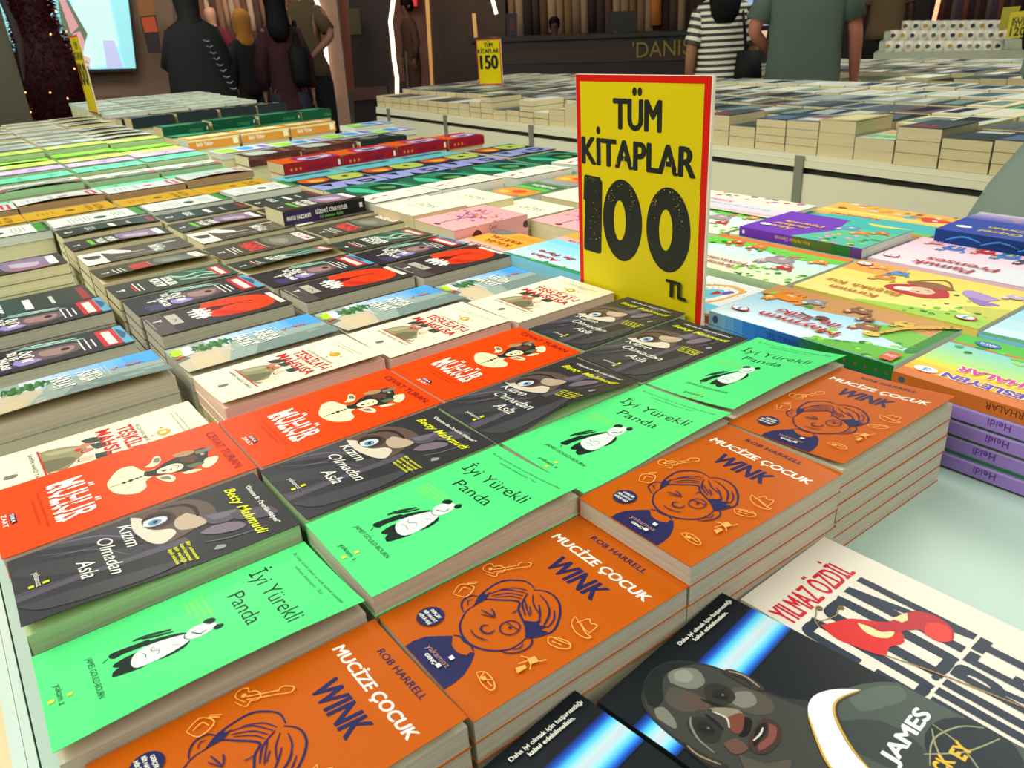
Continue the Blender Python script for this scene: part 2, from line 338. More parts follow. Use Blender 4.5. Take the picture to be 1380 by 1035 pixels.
def panda():
    return [T(DK, 'Bu kitap komik olmak ve yürek burmak arasındaki', 12, 200, 109, 2.8, 0, .2), T(DK, 'noktaya dokunuyor." Sun', 33, 193.5, 60, 2.8, 0, .2),
            T(DK, 'İyi Yürekli', 14, 160, 100, 14, -.004), T(DK, 'Panda', 34, 136, 57, 13, -.004),
            [T(OLV, s, 16, 119-4.4*i, wd, 2.4) for i, (s, wd) in enumerate((('Bu kitabı okurken', 36), ('hem gülecek hem', 33), ('ağlayacak ve panda', 38), ('seveceksiniz', 22)))],
            loop(DK, (47, 46), (42, 48), (44, 66), (46, 74), (52, 72), (50, 56), (51, 49)), S((30, 60, 44), 4, (38, 64), (40, 75), (46, 90)), S(DK, 2.4, (41, 70), (46, 80), (50, 91)), S(DK, 1, (47, 45), (50, 41)),
            loop(DK, (58, 48), (61, 46), (66, 50), (66, 58), (66, 64), (57, 66), (56, 56)), loop(DK, (69, 45), (75, 44), (78, 52), (80, 66), (66, 62), (66, 50)),
            loop(DK, (52, 70), (56, 72), (62, 84), (64, 97), (58, 96), (51, 83), (48, 72)), loop(DK, (79, 70), (82, 80), (80, 92), (74, 97), (76, 84)),
            loop((214, 232, 224), (60, 60), (69, 57), (78, 60), (80, 72), (78, 86), (73, 98), (64, 99), (58, 88), (54, 74), (55, 65)),
            loop((214, 232, 224), (64, 97), (59, 100), (57, 107), (60, 115), (66, 119), (72, 116), (75, 108), (74, 100), (70, 96)), S(DK, .8, (61, 97), (67, 95), (73, 98)),
            loop(DK, (57, 111), (54, 114), (56, 119), (61, 120), (64, 116), (61, 113)), loop(DK, (71, 115), (69, 119), (72, 123), (76, 120), (75, 116)), S(DK, 1.4, (63, 101), (67, 103), (71, 106), (70, 111)), S(DK, .6, (58, 75), (63, 72), (68, 77), (73, 74)), S(DK, .5, (60, 66), (66, 68), (72, 66)), S(DK, .5, (69, 86), (73, 90)),
            T(DK, 'JAMES GOULD-BOURN', 34, 32, 62, 4.2, -.006, .15), T(DK, 'yakam z', 51, 9.5, 29, 4.4, -.006), R((210, 225, 70), 69, 15, 72.5, 19), R((210, 225, 70), 68, 3.5, 72, 7.5)]
style('panda', 132, 215, GRN, panda(), 'grey')
def kizim():
    a, b, c = (66, 66, 70), (88, 84, 96), (112, 104, 118); YL = (222, 226, 40)
    return [G((60, 60, 66), (50, 50, 52), 0, 0, 122, 100, 5), loop((74, 74, 80), (0, 20), (20, 60), (40, 98), (20, 110), (0, 90)), loop(a, (30, 0), (60, 40), (70, 90), (60, 100), (40, 60), (20, 10)),
            P(b, (64, 0), (78, 0), (77, 60), (82, 130), (70, 128), (68, 60)), P((72, 70, 78), (66, 0), (69, 0), (72, 128), (70, 128)), S(c, 2.5, (2, 40), (14, 70), (40, 92)), S(b, 2, (8, 20), (26, 50), (34, 80)), S(c, 1.2, (20, 30), (34, 62), (66, 84)),
            loop((96, 82, 74), (0, 100), (10, 96), (60, 104), (70, 118), (62, 142), (56, 160), (30, 162), (8, 150), (0, 130)),
            loop((214, 204, 186), (2, 98), (27, 95), (56, 101), (68, 109), (66, 116), (58, 124), (48, 122), (40, 110), (26, 104), (12, 106)), loop((186, 166, 144), (30, 140), (46, 148), (59, 151), (62, 140), (56, 128), (44, 126), (34, 130)),
            loop((70, 56, 52), (8, 112), (18, 104), (34, 106), (40, 118), (34, 130), (20, 130), (10, 122)), S((52, 40, 38), 4.5, (5, 122), (12, 140), (26, 148), (44, 147)), loop((206, 214, 220), (18, 106), (27, 104), (33, 112), (31, 122), (24, 124), (18, 116)),
            E((92, 140, 176), 26.5, 113.5, 5.2, 5.6), E((20, 24, 30), 26, 114, 2.2), E(WHT, 28, 116, .8), S((40, 32, 32), 1.4, (16, 104), (14, 114), (22, 127), (33, 124)),
            loop(b, (46, 148), (52, 166), (56, 178), (66, 180), (72, 165), (66, 152), (54, 150)), loop(c, (48, 152), (54, 170), (58, 178), (63, 168), (60, 156)), loop((120, 108, 122), (74, 140), (70, 152), (76, 168), (88, 176), (92, 168), (84, 148)), loop((84, 78, 90), (60, 170), (70, 200), (90, 205), (86, 186), (74, 172)), loop((150, 150, 156), (104, 146), (108, 152), (112, 149), (109, 142)), S(c, 1.6, (92, 140), (100, 160), (104, 190)),
            loop((70, 70, 74), (86, 0), (110, 20), (118, 80), (108, 120), (96, 60)), S((96, 92, 104), 1.4, (84, 130), (98, 120), (120, 116)),
            T(WHT, '"Ölümüne Bir Özgürlük Hikâyesi"', 22, 197, 84, 4, .02, .3), T(YL, 'Betty Mahmudi', 15, 179, 98, 9, .02, .35),
            T(WHT, 'Kızım', 11, 85, 44, 12, 0, .35), T(WHT, 'Olmadan', 22, 66, 70, 11.5, 0, .35), T(WHT, 'Asla', 48, 46, 33, 13, 0, .35),
            [T(YL, s, 80+1.0*i, 126-5*i, 35-2*i, 3, .03, .25) for i, s in enumerate(('Bir annenin', 'kızını kurtarmak', 'için verdiği', 'büyük mücadele'))],
            T(WHT, 'yakamoz', 38, 15.5, 26, 4.5, 0), R(YL, 59, 10, 63, 14), R(YL, 59, 20, 63, 25)]
style('kizim', 122, 213, (54, 54, 56), kizim(), 'green')
RO = (240, 70, 8); CRM = (240, 232, 190)
def muhur():
    d = (46, 48, 44); br = (92, 60, 56)
    return [loop(CRM, (57, 101), (45, 109), (41, 116), (44, 125), (56, 129), (66, 133), (68, 142), (78, 142), (83, 133), (88, 128), (100, 126), (106, 118), (102, 109), (93, 101), (80, 97), (66, 97)),
            loop(d, (66, 132), (72, 130), (80, 133), (86, 146), (92, 158), (96, 170), (88, 186), (76, 192), (58, 196), (54, 184), (56, 170), (61, 152), (68, 142)), loop(CRM, (72, 143), (70, 150), (70, 160), (78, 166), (87, 163), (88, 154), (84, 146), (78, 141)),
            E(d, 78, 148, 2.2, 2.6), E(BLK, 80, 154, 1.2), S(d, 1, (74, 158), (79, 162), (84, 158)), loop((170, 140, 100), (50, 162), (49, 174), (57, 184), (62, 176), (58, 166)), loop(CRM, (82, 188), (86, 199), (98, 194), (104, 184), (96, 180)), loop(CRM, (96, 160), (103, 165), (104, 178), (98, 172)),
            loop((120, 120, 110), (58, 184), (60, 200), (66, 199), (66, 184)), E((210, 60, 40), 78, 176, 2.4), loop(br, (62, 168), (66, 180), (76, 182), (80, 172), (70, 166)), loop((96, 110, 80), (84, 168), (86, 180), (92, 184), (94, 172)), E((180, 160, 120), 70, 188, 3, 2),
            loop(CRM, (57, 134), (50, 142), (40, 147), (43, 152), (55, 150), (62, 142)), loop((130, 120, 100), (52, 143), (44, 147), (46, 151), (56, 148)), loop(CRM, (86, 138), (90, 149), (102, 153), (108, 148), (98, 141)), loop((130, 120, 100), (90, 141), (93, 148), (102, 149), (96, 142)),
            [P(d, (75-a, y), (75, y-b), (75+a, y), (75, y+b)) for y, a, b in ((111, 2.6, 3), (117, 3, 3.2), (122.5, 2, 2.6), (126.5, 1.4, 2), (130, 1.2, 2))], Lz(d, .8, (75, 98), (75, 107)), S((196, 180, 130), .7, (57, 108), (66, 116)), S((196, 180, 130), .7, (94, 106), (84, 118)),
            T(WHT, 'MÜHÜR', 27, 52, 86, 28, .02), [E(WHT, 30+7.4*i+3*math.sin(i*5), 52-2*abs(math.sin(i*3)), 2.4, 4) for i in range(12)], [Lz(RO, .7, (34+9*i, 53+3*(i % 3)), (40+9*i, 60+4*(i % 2))) for i in range(8)], T(RO, 'MÜHÜR', 44, 60, 50, 6, .0),
            T((128, 26, 36), 'CEVAT TURAN', 25, 204, 101, 8.6, -.002), [T((160, 30, 20), s, x, y, wd, 2.4) for s, x, y, wd in (('Tarihin gizli kalmış sayfalarında bir yolculuk', 33, 39, 79), ('ve bir ailenin sürgün hikâyesi', 45, 33, 56))],
            R((40, 40, 80), 62, 13, 82, 18), T(WHT, 'ŞIRA', 63, 14, 18, 3, .02), T(WHT, 'ZART', 60, 7, 26, 4, .02)]
style('muhur', 140, 222, RO, muhur(), 'pink')
def teskilat():
    RD = (204, 42, 44); kh = (146, 140, 104)
    return [R((236, 234, 204), 0, 0, 133, 205), loop(kh, (22, 49), (24, 64), (32, 80), (44, 90), (58, 88), (74, 78), (92, 64), (96, 50)), loop((112, 110, 84), (50, 49), (58, 70), (72, 78), (84, 60), (82, 49)), loop((170, 166, 130), (30, 52), (34, 72), (44, 82), (42, 60)),
            E((198, 130, 100), 40, 92, 6, 8), E((190, 120, 92), 57, 88, 6, 8), E((222, 190, 160), 78, 84, 7, 9), loop((58, 72, 66), (24, 88), (24, 100), (36, 108), (42, 104), (36, 92)), loop((58, 72, 66), (44, 94), (46, 106), (58, 108), (62, 98)), loop((58, 72, 66), (74, 94), (78, 108), (92, 106), (92, 94)),
            S((60, 40, 30), 1.2, (52, 86), (57, 84), (62, 86)), S((60, 40, 30), 1.2, (74, 80), (79, 78), (84, 80)), E(RD, 48, 82, 4, 3), Lz((90, 90, 70), .7, (84, 56), (96, 80)), loop((222, 216, 180), (86, 52), (98, 58), (104, 74), (96, 70)),
            Lz(RD, 1.8, (18, 48), (110, 48)), T((60, 60, 50), 'SAMİH NAFİZ TANSU', 20, 39, 86, 3.6), T(RD, 'MAHSUSA', 12, 104, 110, 13.5, .03), T(RD, 'TEŞKİLAT-I', 19, 124, 102, 14.5, .03), T((110, 120, 80), 'İKİ DEVRİN PERDE ARKASI', 25, 142, 84, 3.6),
            loop((206, 164, 50), (64, 158), (66, 166), (73, 169), (80, 166), (83, 160), (78, 156), (70, 155)), loop((236, 228, 190), (69, 159), (72, 165), (77, 162), (75, 158)), P((196, 150, 40), (57, 162), (61, 160), (60, 165)), P((196, 150, 40), (88, 163), (92, 161), (90, 166)), E((196, 150, 40), 74, 150, 1.6),
            T((130, 130, 110), 'Osmanlı istihbaratının bilinmeyen öyküsü', 24, 184, 88, 2.4), T((130, 130, 110), 'ilk kez bu kitapta anlatılıyor', 24, 179, 70, 2.4), loop((120, 120, 110), (60, 15), (62, 24), (66, 26), (70, 22), (68, 14)), S((190, 180, 150), .6, (88, 20), (100, 14), (112, 22))]
style('teskilat', 133, 205, (238, 236, 206), teskilat(), 'pink')
def askida():
    o = [G((206, 214, 222), (74, 158, 226), 0, 60, 70, 226, 8), R((74, 158, 226), 0, 196, 62, 240), P((196, 186, 164), (40, 0), (140, 0), (140, 80), (60, 96), (34, 40)), P((206, 190, 156), (64, 20), (140, 14), (140, 56), (70, 66)), P((150, 168, 160), (30, 96), (140, 60), (140, 240), (64, 240), (58, 190), (40, 150)),
         P((120, 140, 136), (90, 120), (140, 100), (140, 240), (84, 240)), P((112, 120, 112), (40, 0), (80, 0), (70, 22), (52, 20)), loop((168, 178, 170), (50, 100), (70, 90), (84, 110), (72, 130)), R((222, 236, 236), 8, 14, 52, 36)]
    rnd = random.Random(3)
    for i in range(26): o.append(loop(rnd.choice([(60, 112, 58), (84, 134, 66), (46, 92, 56)]), *[((30+rnd.uniform(-17, 20)+5*math.cos(a)), 38+i*2.2+5*math.sin(a)) for a in (0, 1.2, 2.4, 3.6, 4.8)]))
    for i in range(8): o.append(loop((176, 226, 30), *[(20+rnd.uniform(-12, 26)+6*math.cos(a), 4+rnd.uniform(0, 14)+5*math.sin(a)) for a in (0, 1.2, 2.4, 3.6, 4.8)]))
    for i in range(9): o.append(loop(rnd.choice([(214, 96, 60), (196, 110, 96)]), *[(50+rnd.uniform(-4, 8)+3.5*math.cos(a), 176+i*5+3*math.sin(a)) for a in (0, 1.6, 3.1, 4.7)]))
    o += [E((206, 60, 40), 60, 6, 4), E((206, 80, 40), 54, 14, 4), S((70, 60, 50), 1.4, (56, 20), (46, 40), (44, 60)), T(WHT, 'HAYAT', 22, 98, 68, 24, .035), T(WHT, 'ASKIDA', 24, 132, 66, 27, .035), T((230, 232, 226), 'ESRA KAHYA', 48, 76, 46, 7), T(WHT, 'Bir kasaba, bir sır ve askıda kalan', 22, 168, 62, 2.6), T(WHT, 'hayatların hikâyesi', 24, 163, 44, 2.6)]
    return o
style('askida', 140, 240, (150, 165, 158), askida(), 'grey')
def towert():
    d = (64, 54, 58)
    return [R((84, 72, 74), 0, 0, 130, 28), T(WHT, 'T', 38, 9, 10, 12, .06), loop((232, 62, 24), (2, 96), (-2, 130), (14, 176), (34, 196), (70, 202), (100, 190), (112, 160), (104, 110), (84, 88), (36, 88)), loop((196, 40, 22), (60, 100), (100, 110), (108, 150), (92, 130), (70, 120)),
            P((90, 30, 24), (30, 96), (56, 97), (56, 112), (48, 124), (46, 150), (54, 176), (47, 170), (42, 150), (40, 124), (32, 112)), S((120, 36, 24), 2.5, (48, 150), (60, 160), (70, 184)), R((176, 172, 160), 21, 30, 84, 48), S((70, 66, 60), 2, (50, 36), (56, 42), (70, 36)),
            R(WHT, 30, 66, 38, 96), R(WHT, 46, 64, 54, 99), R(WHT, 62, 64, 70, 97), R(WHT, 76, 68, 84, 92), R(WHT, 24, 76, 90, 83), R(WHT, 26, 85, 86, 90), R((226, 222, 206), 27, 201, 108, 211), T(WHT, 'ALACAKARANLIK', 18, 2.5, 70, 2)]
style('towert', 130, 215, (60, 52, 54), towert(), 'grey')
def eye():
    return [R((46, 44, 50), 0, 0, 130, 60), loop((104, 84, 92), (40, 80), (44, 140), (60, 152), (90, 148), (104, 120), (100, 92), (76, 78)), loop((152, 124, 118), (50, 100), (56, 138), (74, 142), (92, 130), (86, 104), (66, 96)), E((58, 40, 46), 70, 130, 9, 6), loop((150, 130, 190), (70, 66), (82, 90), (100, 96), (108, 72), (90, 62)), loop((70, 60, 100), (76, 20), (90, 60), (110, 64), (118, 24)),
            S((176, 220, 204), 5, (8, 78), (9, 100), (16, 130), (22, 152)), S((130, 196, 176), 6, (14, 70), (18, 100), (26, 132), (36, 160)), S((206, 232, 220), 2, (20, 84), (26, 110), (24, 140)), T(WHT, 'T', 48, 31, 12, 13, .06),
            T(WHT, 'SU VE', 20, 60, 44, 11, .05), T(WHT, 'ÖLÜM', 30, 74, 60, 13, .05), T(WHT, 'YAKASI', 40, 48, 66, 10, .05), R(WHT, 38, 150, 108, 152), R(WHT, 44, 158, 108, 160), R(WHT, 50, 166, 100, 168), R((190, 46, 50), 16, 176, 118, 202), R((226, 220, 206), 28, 183, 110, 195), R((90, 160, 190), 10, 202, 124, 215), loop((50, 90, 130), (20, 204), (60, 214), (90, 204))]
style('eye', 130, 215, (52, 50, 54), eye(), 'grey')
def teal():
    return [loop((60, 84, 70), (0, 90), (60, 100), (118, 120), (118, 215), (0, 215)), T(WHT, 'T', 50, 10, 14, 12, .06), R(WHT, 20, 42, 90, 44), R(WHT, 30, 50, 92, 52), R((190, 50, 48), 34, 36, 86, 40), T(WHT, 'KAYIP', 18, 74, 76, 15, .05), T(WHT, 'SİSLER', 22, 94, 78, 14, .05),
            S((150, 206, 180), 8, (20, 110), (50, 130), (40, 160), (70, 190)), S((196, 232, 214), 5, (40, 112), (74, 136), (66, 166), (96, 196)), S((226, 240, 230), 3, (70, 116), (88, 150), (110, 180)), S((96, 150, 130), 7, (10, 140), (30, 170), (24, 200)), R((186, 58, 60), 18, 182, 104, 204), R((226, 220, 206), 26, 188, 96, 198)]
style('teal', 118, 215, (58, 62, 56), teal(), 'cream')
def redword():
    return [T(WHT, 'T', 60, 12, 14, 12, .06), R(WHT, 38, 34, 112, 36), R(WHT, 46, 42, 100, 44), R(WHT, 40, 49, 108, 51), T((206, 60, 54), 'KAN', 26, 84, 82, 16, .09), T((222, 70, 60), 'YEMİNİ', 26, 66, 88, 14, .08), S(WHT, 1, (24, 104), (60, 102), (112, 105)), loop((112, 112, 98), (10, 120), (60, 112), (120, 130), (120, 180), (40, 186)), loop((140, 138, 122), (30, 130), (70, 126), (100, 146), (60, 160)), R(WHT, 20, 184, 114, 204), T((200, 60, 60), 'ÖLÜM', 26, 189, 80, 10, .04)]
style('redword', 135, 215, (78, 74, 62), redword(), 'cream')
def whitegirl():
    return [R((232, 230, 216), 0, 0, 135, 44), loop((78, 70, 62), (30, 6), (66, 12), (70, 34), (40, 38)), T((90, 84, 74), 'V', 60, 12, 20, 24, .04), P((236, 234, 222), (0, 30), (40, 60), (70, 96), (50, 100), (0, 70)), S(WHT, 4, (44, 60), (64, 92), (70, 126)), T(WHT, 'BEYAZ', 36, 140, 78, 16, .05), R(WHT, 30, 168, 36, 200), T(WHT, 'GELİN', 30, 158, 60, 8), R((190, 186, 172), 100, 60, 103, 150)]
style('whitegirl', 135, 215, (88, 80, 70), whitegirl(), 'cream')
def purplet():
    return [T(WHT, 'T', 60, 12, 14, 12, .06), R((112, 190, 60), 24, 44, 108, 54), T(WHT, 'YALAN', 24, 62, 84, 15, .06), T(WHT, 'RÜZGÂR', 26, 84, 84, 14, .06), loop((140, 120, 150), (10, 110), (60, 104), (120, 120), (118, 190), (20, 196)), loop((190, 176, 196), (40, 120), (80, 124), (100, 160), (60, 170)), S((206, 60, 56), 6, (100, 110), (116, 150), (108, 190)), R(WHT, 22, 186, 112, 202)]
style('purplet', 130, 215, (66, 64, 58), purplet(), 'cream')
def darkeye():
    return [T(WHT, 'D', 52, 14, 22, 16, .05), loop((52, 74, 70), (0, 50), (120, 60), (120, 110), (0, 100)), T(WHT, 'GECE', 24, 60, 66, 18, .03), R(WHT, 30, 110, 100, 122), R((196, 200, 190), 40, 150, 96, 156), R((150, 60, 60), 20, 196, 110, 208)]
style('darkeye', 130, 215, (56, 64, 58), darkeye(), 'cream')
def stripe():
    return [R((226, 234, 228), 0, 0, 135, 215), R((70, 150, 62), 0, 186, 135, 206), R((38, 90, 44), 0, 206, 135, 215), E((52, 90, 70), 76, 110, 20, 14), [R((150, 160, 156), 30, 40+9*i, 110-9*(i % 3), 42+9*i) for i in range(6)], [R((150, 160, 156), 30, 140+8*i, 100, 142+8*i) for i in range(4)], P((190, 80, 80), (110, 10), (130, 40), (130, 60))]
style('stripe', 135, 215, (222, 230, 224), stripe(), 'white')
def yellow():
    return [E((120, 92, 14), 60, 110, 18, 12), E((92, 70, 10), 60, 110, 10, 6), T((110, 84, 14), 'ALTIN', 20, 172, 92, 16, .04), T((110, 84, 14), 'KALPLER', 20, 150, 92, 12, .03), [R((140, 108, 20), 40, 30+12*i, 80, 33+12*i) for i in range(4)]]
style('yellow', 135, 215, (212, 166, 22), yellow(), 'tan')
def label():
    return [R((206, 62, 66), 18, 180, 120, 204), R((236, 236, 232), 30, 188, 108, 196), E((196, 60, 66), 70, 120, 16, 14), T((120, 130, 140), 'DÜŞLER', 24, 84, 84, 10), [R((150, 160, 170), 40, 30+14*i, 90, 33+14*i) for i in range(3)]]
style('label', 135, 215, (222, 228, 230), label(), 'brown')
style('mint', 135, 215, (110, 226, 184), [T((60, 150, 120), 'DENİZ', 20, 150, 90, 16, .04), T((60, 150, 120), 'MASALI', 20, 60, 90, 14, .04)], 'green')
def greyst():
    return [R((112, 118, 112), 70, 0, 135, 215), R((222, 228, 220), 84, 60, 110, 84), R((60, 66, 60), 20, 120, 34, 196), R((190, 60, 90), 60, 196, 130, 212), R((140, 146, 140), 90, 110, 120, 150)]
style('greystripe', 135, 215, (214, 220, 206), greyst(), 'green')
style('lilac', 135, 215, (202, 176, 222), [R((236, 230, 240), 40, 20, 90, 60), T((150, 120, 180), 'ÖYKÜ', 30, 110, 76, 18, .04)], 'green')
style('lime', 135, 215, (196, 230, 110), [T((120, 170, 40), 'YAZ', 30, 110, 76, 18, .04), R((230, 240, 190), 20, 30, 110, 60)], 'green')
style('grass', 135, 215, (120, 206, 40), [R((176, 226, 110), 20, 30, 60, 190)], 'green')
style('pale', 135, 215, (214, 222, 200), [R((120, 140, 146), 90, 10, 130, 200), R((176, 186, 170), 30, 60, 60, 170)], 'tan')
style('bluewave', 135, 215, (190, 206, 206), [loop((92, 122, 132), (90, 0), (110, 60), (96, 120), (116, 170), (100, 215), (135, 215), (135, 0)), R((110, 140, 130), 30, 90, 60, 130)], 'tan')
# sea-green landscape book, blue lettered book and other far designs
def landsc():
    return [loop((30, 96, 70), (0, 0), (230, 0), (230, 80), (120, 110), (0, 70)), loop((70, 190, 150), (20, 60), (90, 40), (160, 70), (220, 60), (200, 90), (90, 90)), loop((26, 60, 44), (60, 110), (130, 100), (180, 150), (120, 190), (60, 170)), loop((86, 150, 84), (90, 120), (130, 120), (150, 150), (110, 165)), S((120, 220, 190), 7, (20, 150), (80, 180), (160, 196)), loop((28, 64, 80), (0, 160), (60, 180), (60, 215), (0, 215)), loop((60, 130, 110), (170, 100), (220, 110), (215, 190), (180, 180))]
style('landscape', 230, 215, (44, 128, 96), landsc(), 'cream')
def karlet():
    return [R((22, 44, 60), 0, 0, 270, 215), R((150, 158, 214), 150, 0, 262, 215), P((22, 44, 60), (160, 30), (220, 50), (160, 70)), P((22, 44, 60), (262, 80), (200, 96), (262, 112)), loop((22, 44, 60), (180, 140), (240, 146), (236, 186), (186, 190)), R((150, 158, 214), 200, 150, 222, 180), loop((206, 92, 40), (20, 20), (70, 14), (110, 50), (90, 100), (30, 96)), loop((236, 176, 60), (50, 40), (90, 44), (96, 80), (60, 84)), loop((180, 196, 90), (20, 120), (80, 110), (126, 130), (120, 200), (30, 206)), R((96, 186, 196), 0, 0, 12, 215), E((40, 60, 50), 70, 160, 16, 10)]
style('karlet', 270, 215, (24, 48, 66), karlet(), 'cream')
def redbook():
    return [loop((228, 96, 30), (0, 0), (150, 0), (150, 70), (60, 60), (0, 90)), loop((140, 40, 130), (30, 80), (140, 70), (150, 190), (60, 200)), loop((206, 200, 226), (50, 90), (110, 84), (126, 150), (100, 190), (56, 170)), loop((30, 36, 70), (70, 110), (106, 110), (106, 150), (80, 160)), T(WHT, 'OKUL', 20, 190, 90, 12, .03)]
style('redbook', 150, 215, (206, 40, 36), redbook(), 'tan')
style('brownbook', 140, 215, (96, 54, 52), [loop((190, 206, 196), (10, 20), (120, 30), (120, 120), (30, 110)), T((200, 160, 110), 'TARİH', 20, 160, 90, 14, .03)], 'cream')
style('orangespine', 140, 215, (232, 160, 60), [R((246, 226, 170), 20, 20, 100, 190), T((160, 90, 30), 'SIR', 40, 90, 50, 20, .04)], 'white')
style('greenspine', 140, 215, (22, 92, 62), [loop((60, 150, 110), (20, 20), (110, 40), (100, 160), (30, 150))], 'tan')
style('darkspine', 140, 215, (38, 48, 52), [loop((120, 140, 140), (20, 60), (60, 50), (90, 100), (50, 130)), R((200, 206, 206), 20, 180, 100, 190)], 'tan')
style('whiteflat', 140, 215, (214, 232, 212), [R((150, 170, 156), 20, 20, 110, 26), R((120, 60, 60), 40, 120, 90, 134), R((180, 196, 180), 90, 50, 120, 170)], 'white')
style('brightmix', 140, 215, (214, 224, 240), [loop((150, 226, 60), (10, 10), (120, 10), (120, 70), (20, 80)), loop((60, 150, 226), (20, 90), (110, 96), (110, 140), (20, 150)), R((120, 110, 220), 20, 170, 120, 205)], 'white')
style('tealstrip', 135, 215, (96, 190, 200), [R((40, 100, 110), 30, 30, 60, 190)], 'tan')
def berry():
    return [T((150, 150, 120), 'Şiirler', 30, 150, 60, 14), E((190, 52, 44), 60, 40, 7, 10), E((196, 60, 50), 72, 24, 7, 9), E((190, 52, 44), 52, 74, 6, 9), S((90, 60, 50), 1, (40, 20), (60, 50), (70, 90)), [R((190, 190, 176), 24, 170+6*i, 100, 171.5+6*i) for i in range(5)]]
style('berry', 135, 215, (240, 240, 222), berry(), 'white')
style('cream', 190, 135, (240, 242, 214), [T((110, 120, 80), 'SAZAY', 40, 50, 90, 20, 0), T((150, 160, 120), 'şiirler ve öyküler', 50, 80, 80, 8), S((180, 186, 140), .9, (20, 100), (80, 110), (170, 96)), [R((200, 204, 176), 40, 20+7*i, 120, 21.5+7*i) for i in range(3)]], 'tan', flip=True)
def garden():
    return [R((60, 120, 70), 0, 0, 150, 60), T(WHT, 'Mutfağım', 20, 20, 100, 18, .03), R((90, 200, 70), 10, 50, 140, 70), loop((222, 150, 60), (10, 80), (140, 84), (140, 150), (60, 156), (10, 140)), E((226, 80, 40), 70, 110, 26, 18), E((236, 196, 90), 110, 130, 20, 12), loop((150, 160, 156), (10, 160), (140, 160), (140, 200), (10, 200)), E((230, 110, 90), 40, 150, 14, 10)]
style('garden', 150, 205, (110, 150, 90), garden(), 'white', flip=True)
def pinktree():
    r = random.Random(5); o = [loop((236, 176, 178), (0, 0), (180, 0), (180, 60), (0, 50)), S((96, 56, 84), 5, (92, 10), (88, 60), (96, 110)), S((96, 56, 84), 2.4, (92, 80), (60, 120), (40, 150)), S((96, 56, 84), 2.4, (94, 90), (126, 126), (146, 150)), S((96, 56, 84), 2, (92, 100), (96, 150), (88, 186)), E((110, 60, 70), 92, 14, 12, 6)]
    for i in range(60): o.append(E(r.choice([(196, 120, 190), (214, 150, 206), (160, 90, 160), (230, 150, 60)]), 90+r.gauss(0, 34), 130+r.gauss(0, 26), r.uniform(2.5, 6)))
    return o
style('pinktree', 180, 215, (238, 170, 172), pinktree(), 'cream')
def orangekid():
    return [R((246, 168, 60), 0, 0, 160, 90), R((236, 178, 170), 0, 90, 160, 120), T((120, 60, 50), 'CESUR', 50, 100, 80, 9, .02), T((150, 70, 20), 'Küçük', 30, 66, 90, 14, .05), T((150, 70, 20), 'KARTAL', 24, 42, 110, 14, .05), loop((110, 120, 110), (100, 0), (160, 0), (160, 36), (120, 30)), [Lz((190, 110, 40), 1, (10, 10+6*i), (90, 12+6*i)) for i in range(4)]]
style('orangekid', 160, 120, (240, 170, 90), orangekid(), 'white', flip=True)
# picture books (landscape, read from the far side of the table)
def foliage(r, n, x0, y0, x1, y1, cols, s=8):
    o = []
    for i in range(n):
        cx, cy, q = r.uniform(x0, x1), r.uniform(y0, y1), r.uniform(.5, 1)*s; o.append(loop(r.choice(cols), *[(cx+q*r.uniform(.6, 1.1)*math.cos(a), cy+q*r.uniform(.5, .9)*math.sin(a)) for a in (0, 1.05, 2.1, 3.15, 4.2, 5.2)]))
    return o
GS = [(60, 160, 60), (110, 196, 60), (150, 216, 80), (40, 120, 60)]; CRD = (190, 34, 44)
def badge(x, y): return [E((206, 44, 50), x, y, 15, 9), E((250, 250, 250), x+1, y-.5, 12.5, 7.6), T((60, 150, 220), '3', x-4, y-4.5, 8, 9, .04)]
def animals(r, *pl):
    o = []
    for (x, y, s, c, c2) in pl:
        o += [loop(c, (x-s, y-.4*s), (x-.8*s, y+.4*s), (x, y+.6*s), (x+.9*s, y+.3*s), (x+s, y-.3*s), (x, y-.6*s)), E(c, x+.8*s, y+.7*s, .45*s), E(c2, x+.9*s, y+.6*s, .25*s), E(BLK, x+.75*s, y+.85*s, .07*s), loop(c2, (x-.5*s, y-.4*s), (x, y-.2*s), (x+.5*s, y-.45*s), (x, y-.6*s)), S(c, .3*s, (x-.9*s, y), (x-1.3*s, y+.5*s), (x-1.1*s, y+.9*s))]
        o += [loop(c, (x+k*s, y-.4*s), (x+(k+.2)*s, y-.4*s), (x+(k+.15)*s, y-1.0*s), (x+(k-.05)*s, y-1.0*s)) for k in (-.7, -.3, .3, .6)]+[loop(c, (x+.55*s, y+1.0*s), (x+.6*s, y+1.35*s), (x+.8*s, y+1.1*s)), loop(c, (x+.9*s, y+1.1*s), (x+1.1*s, y+1.3*s), (x+1.15*s, y+.95*s))]
    return o
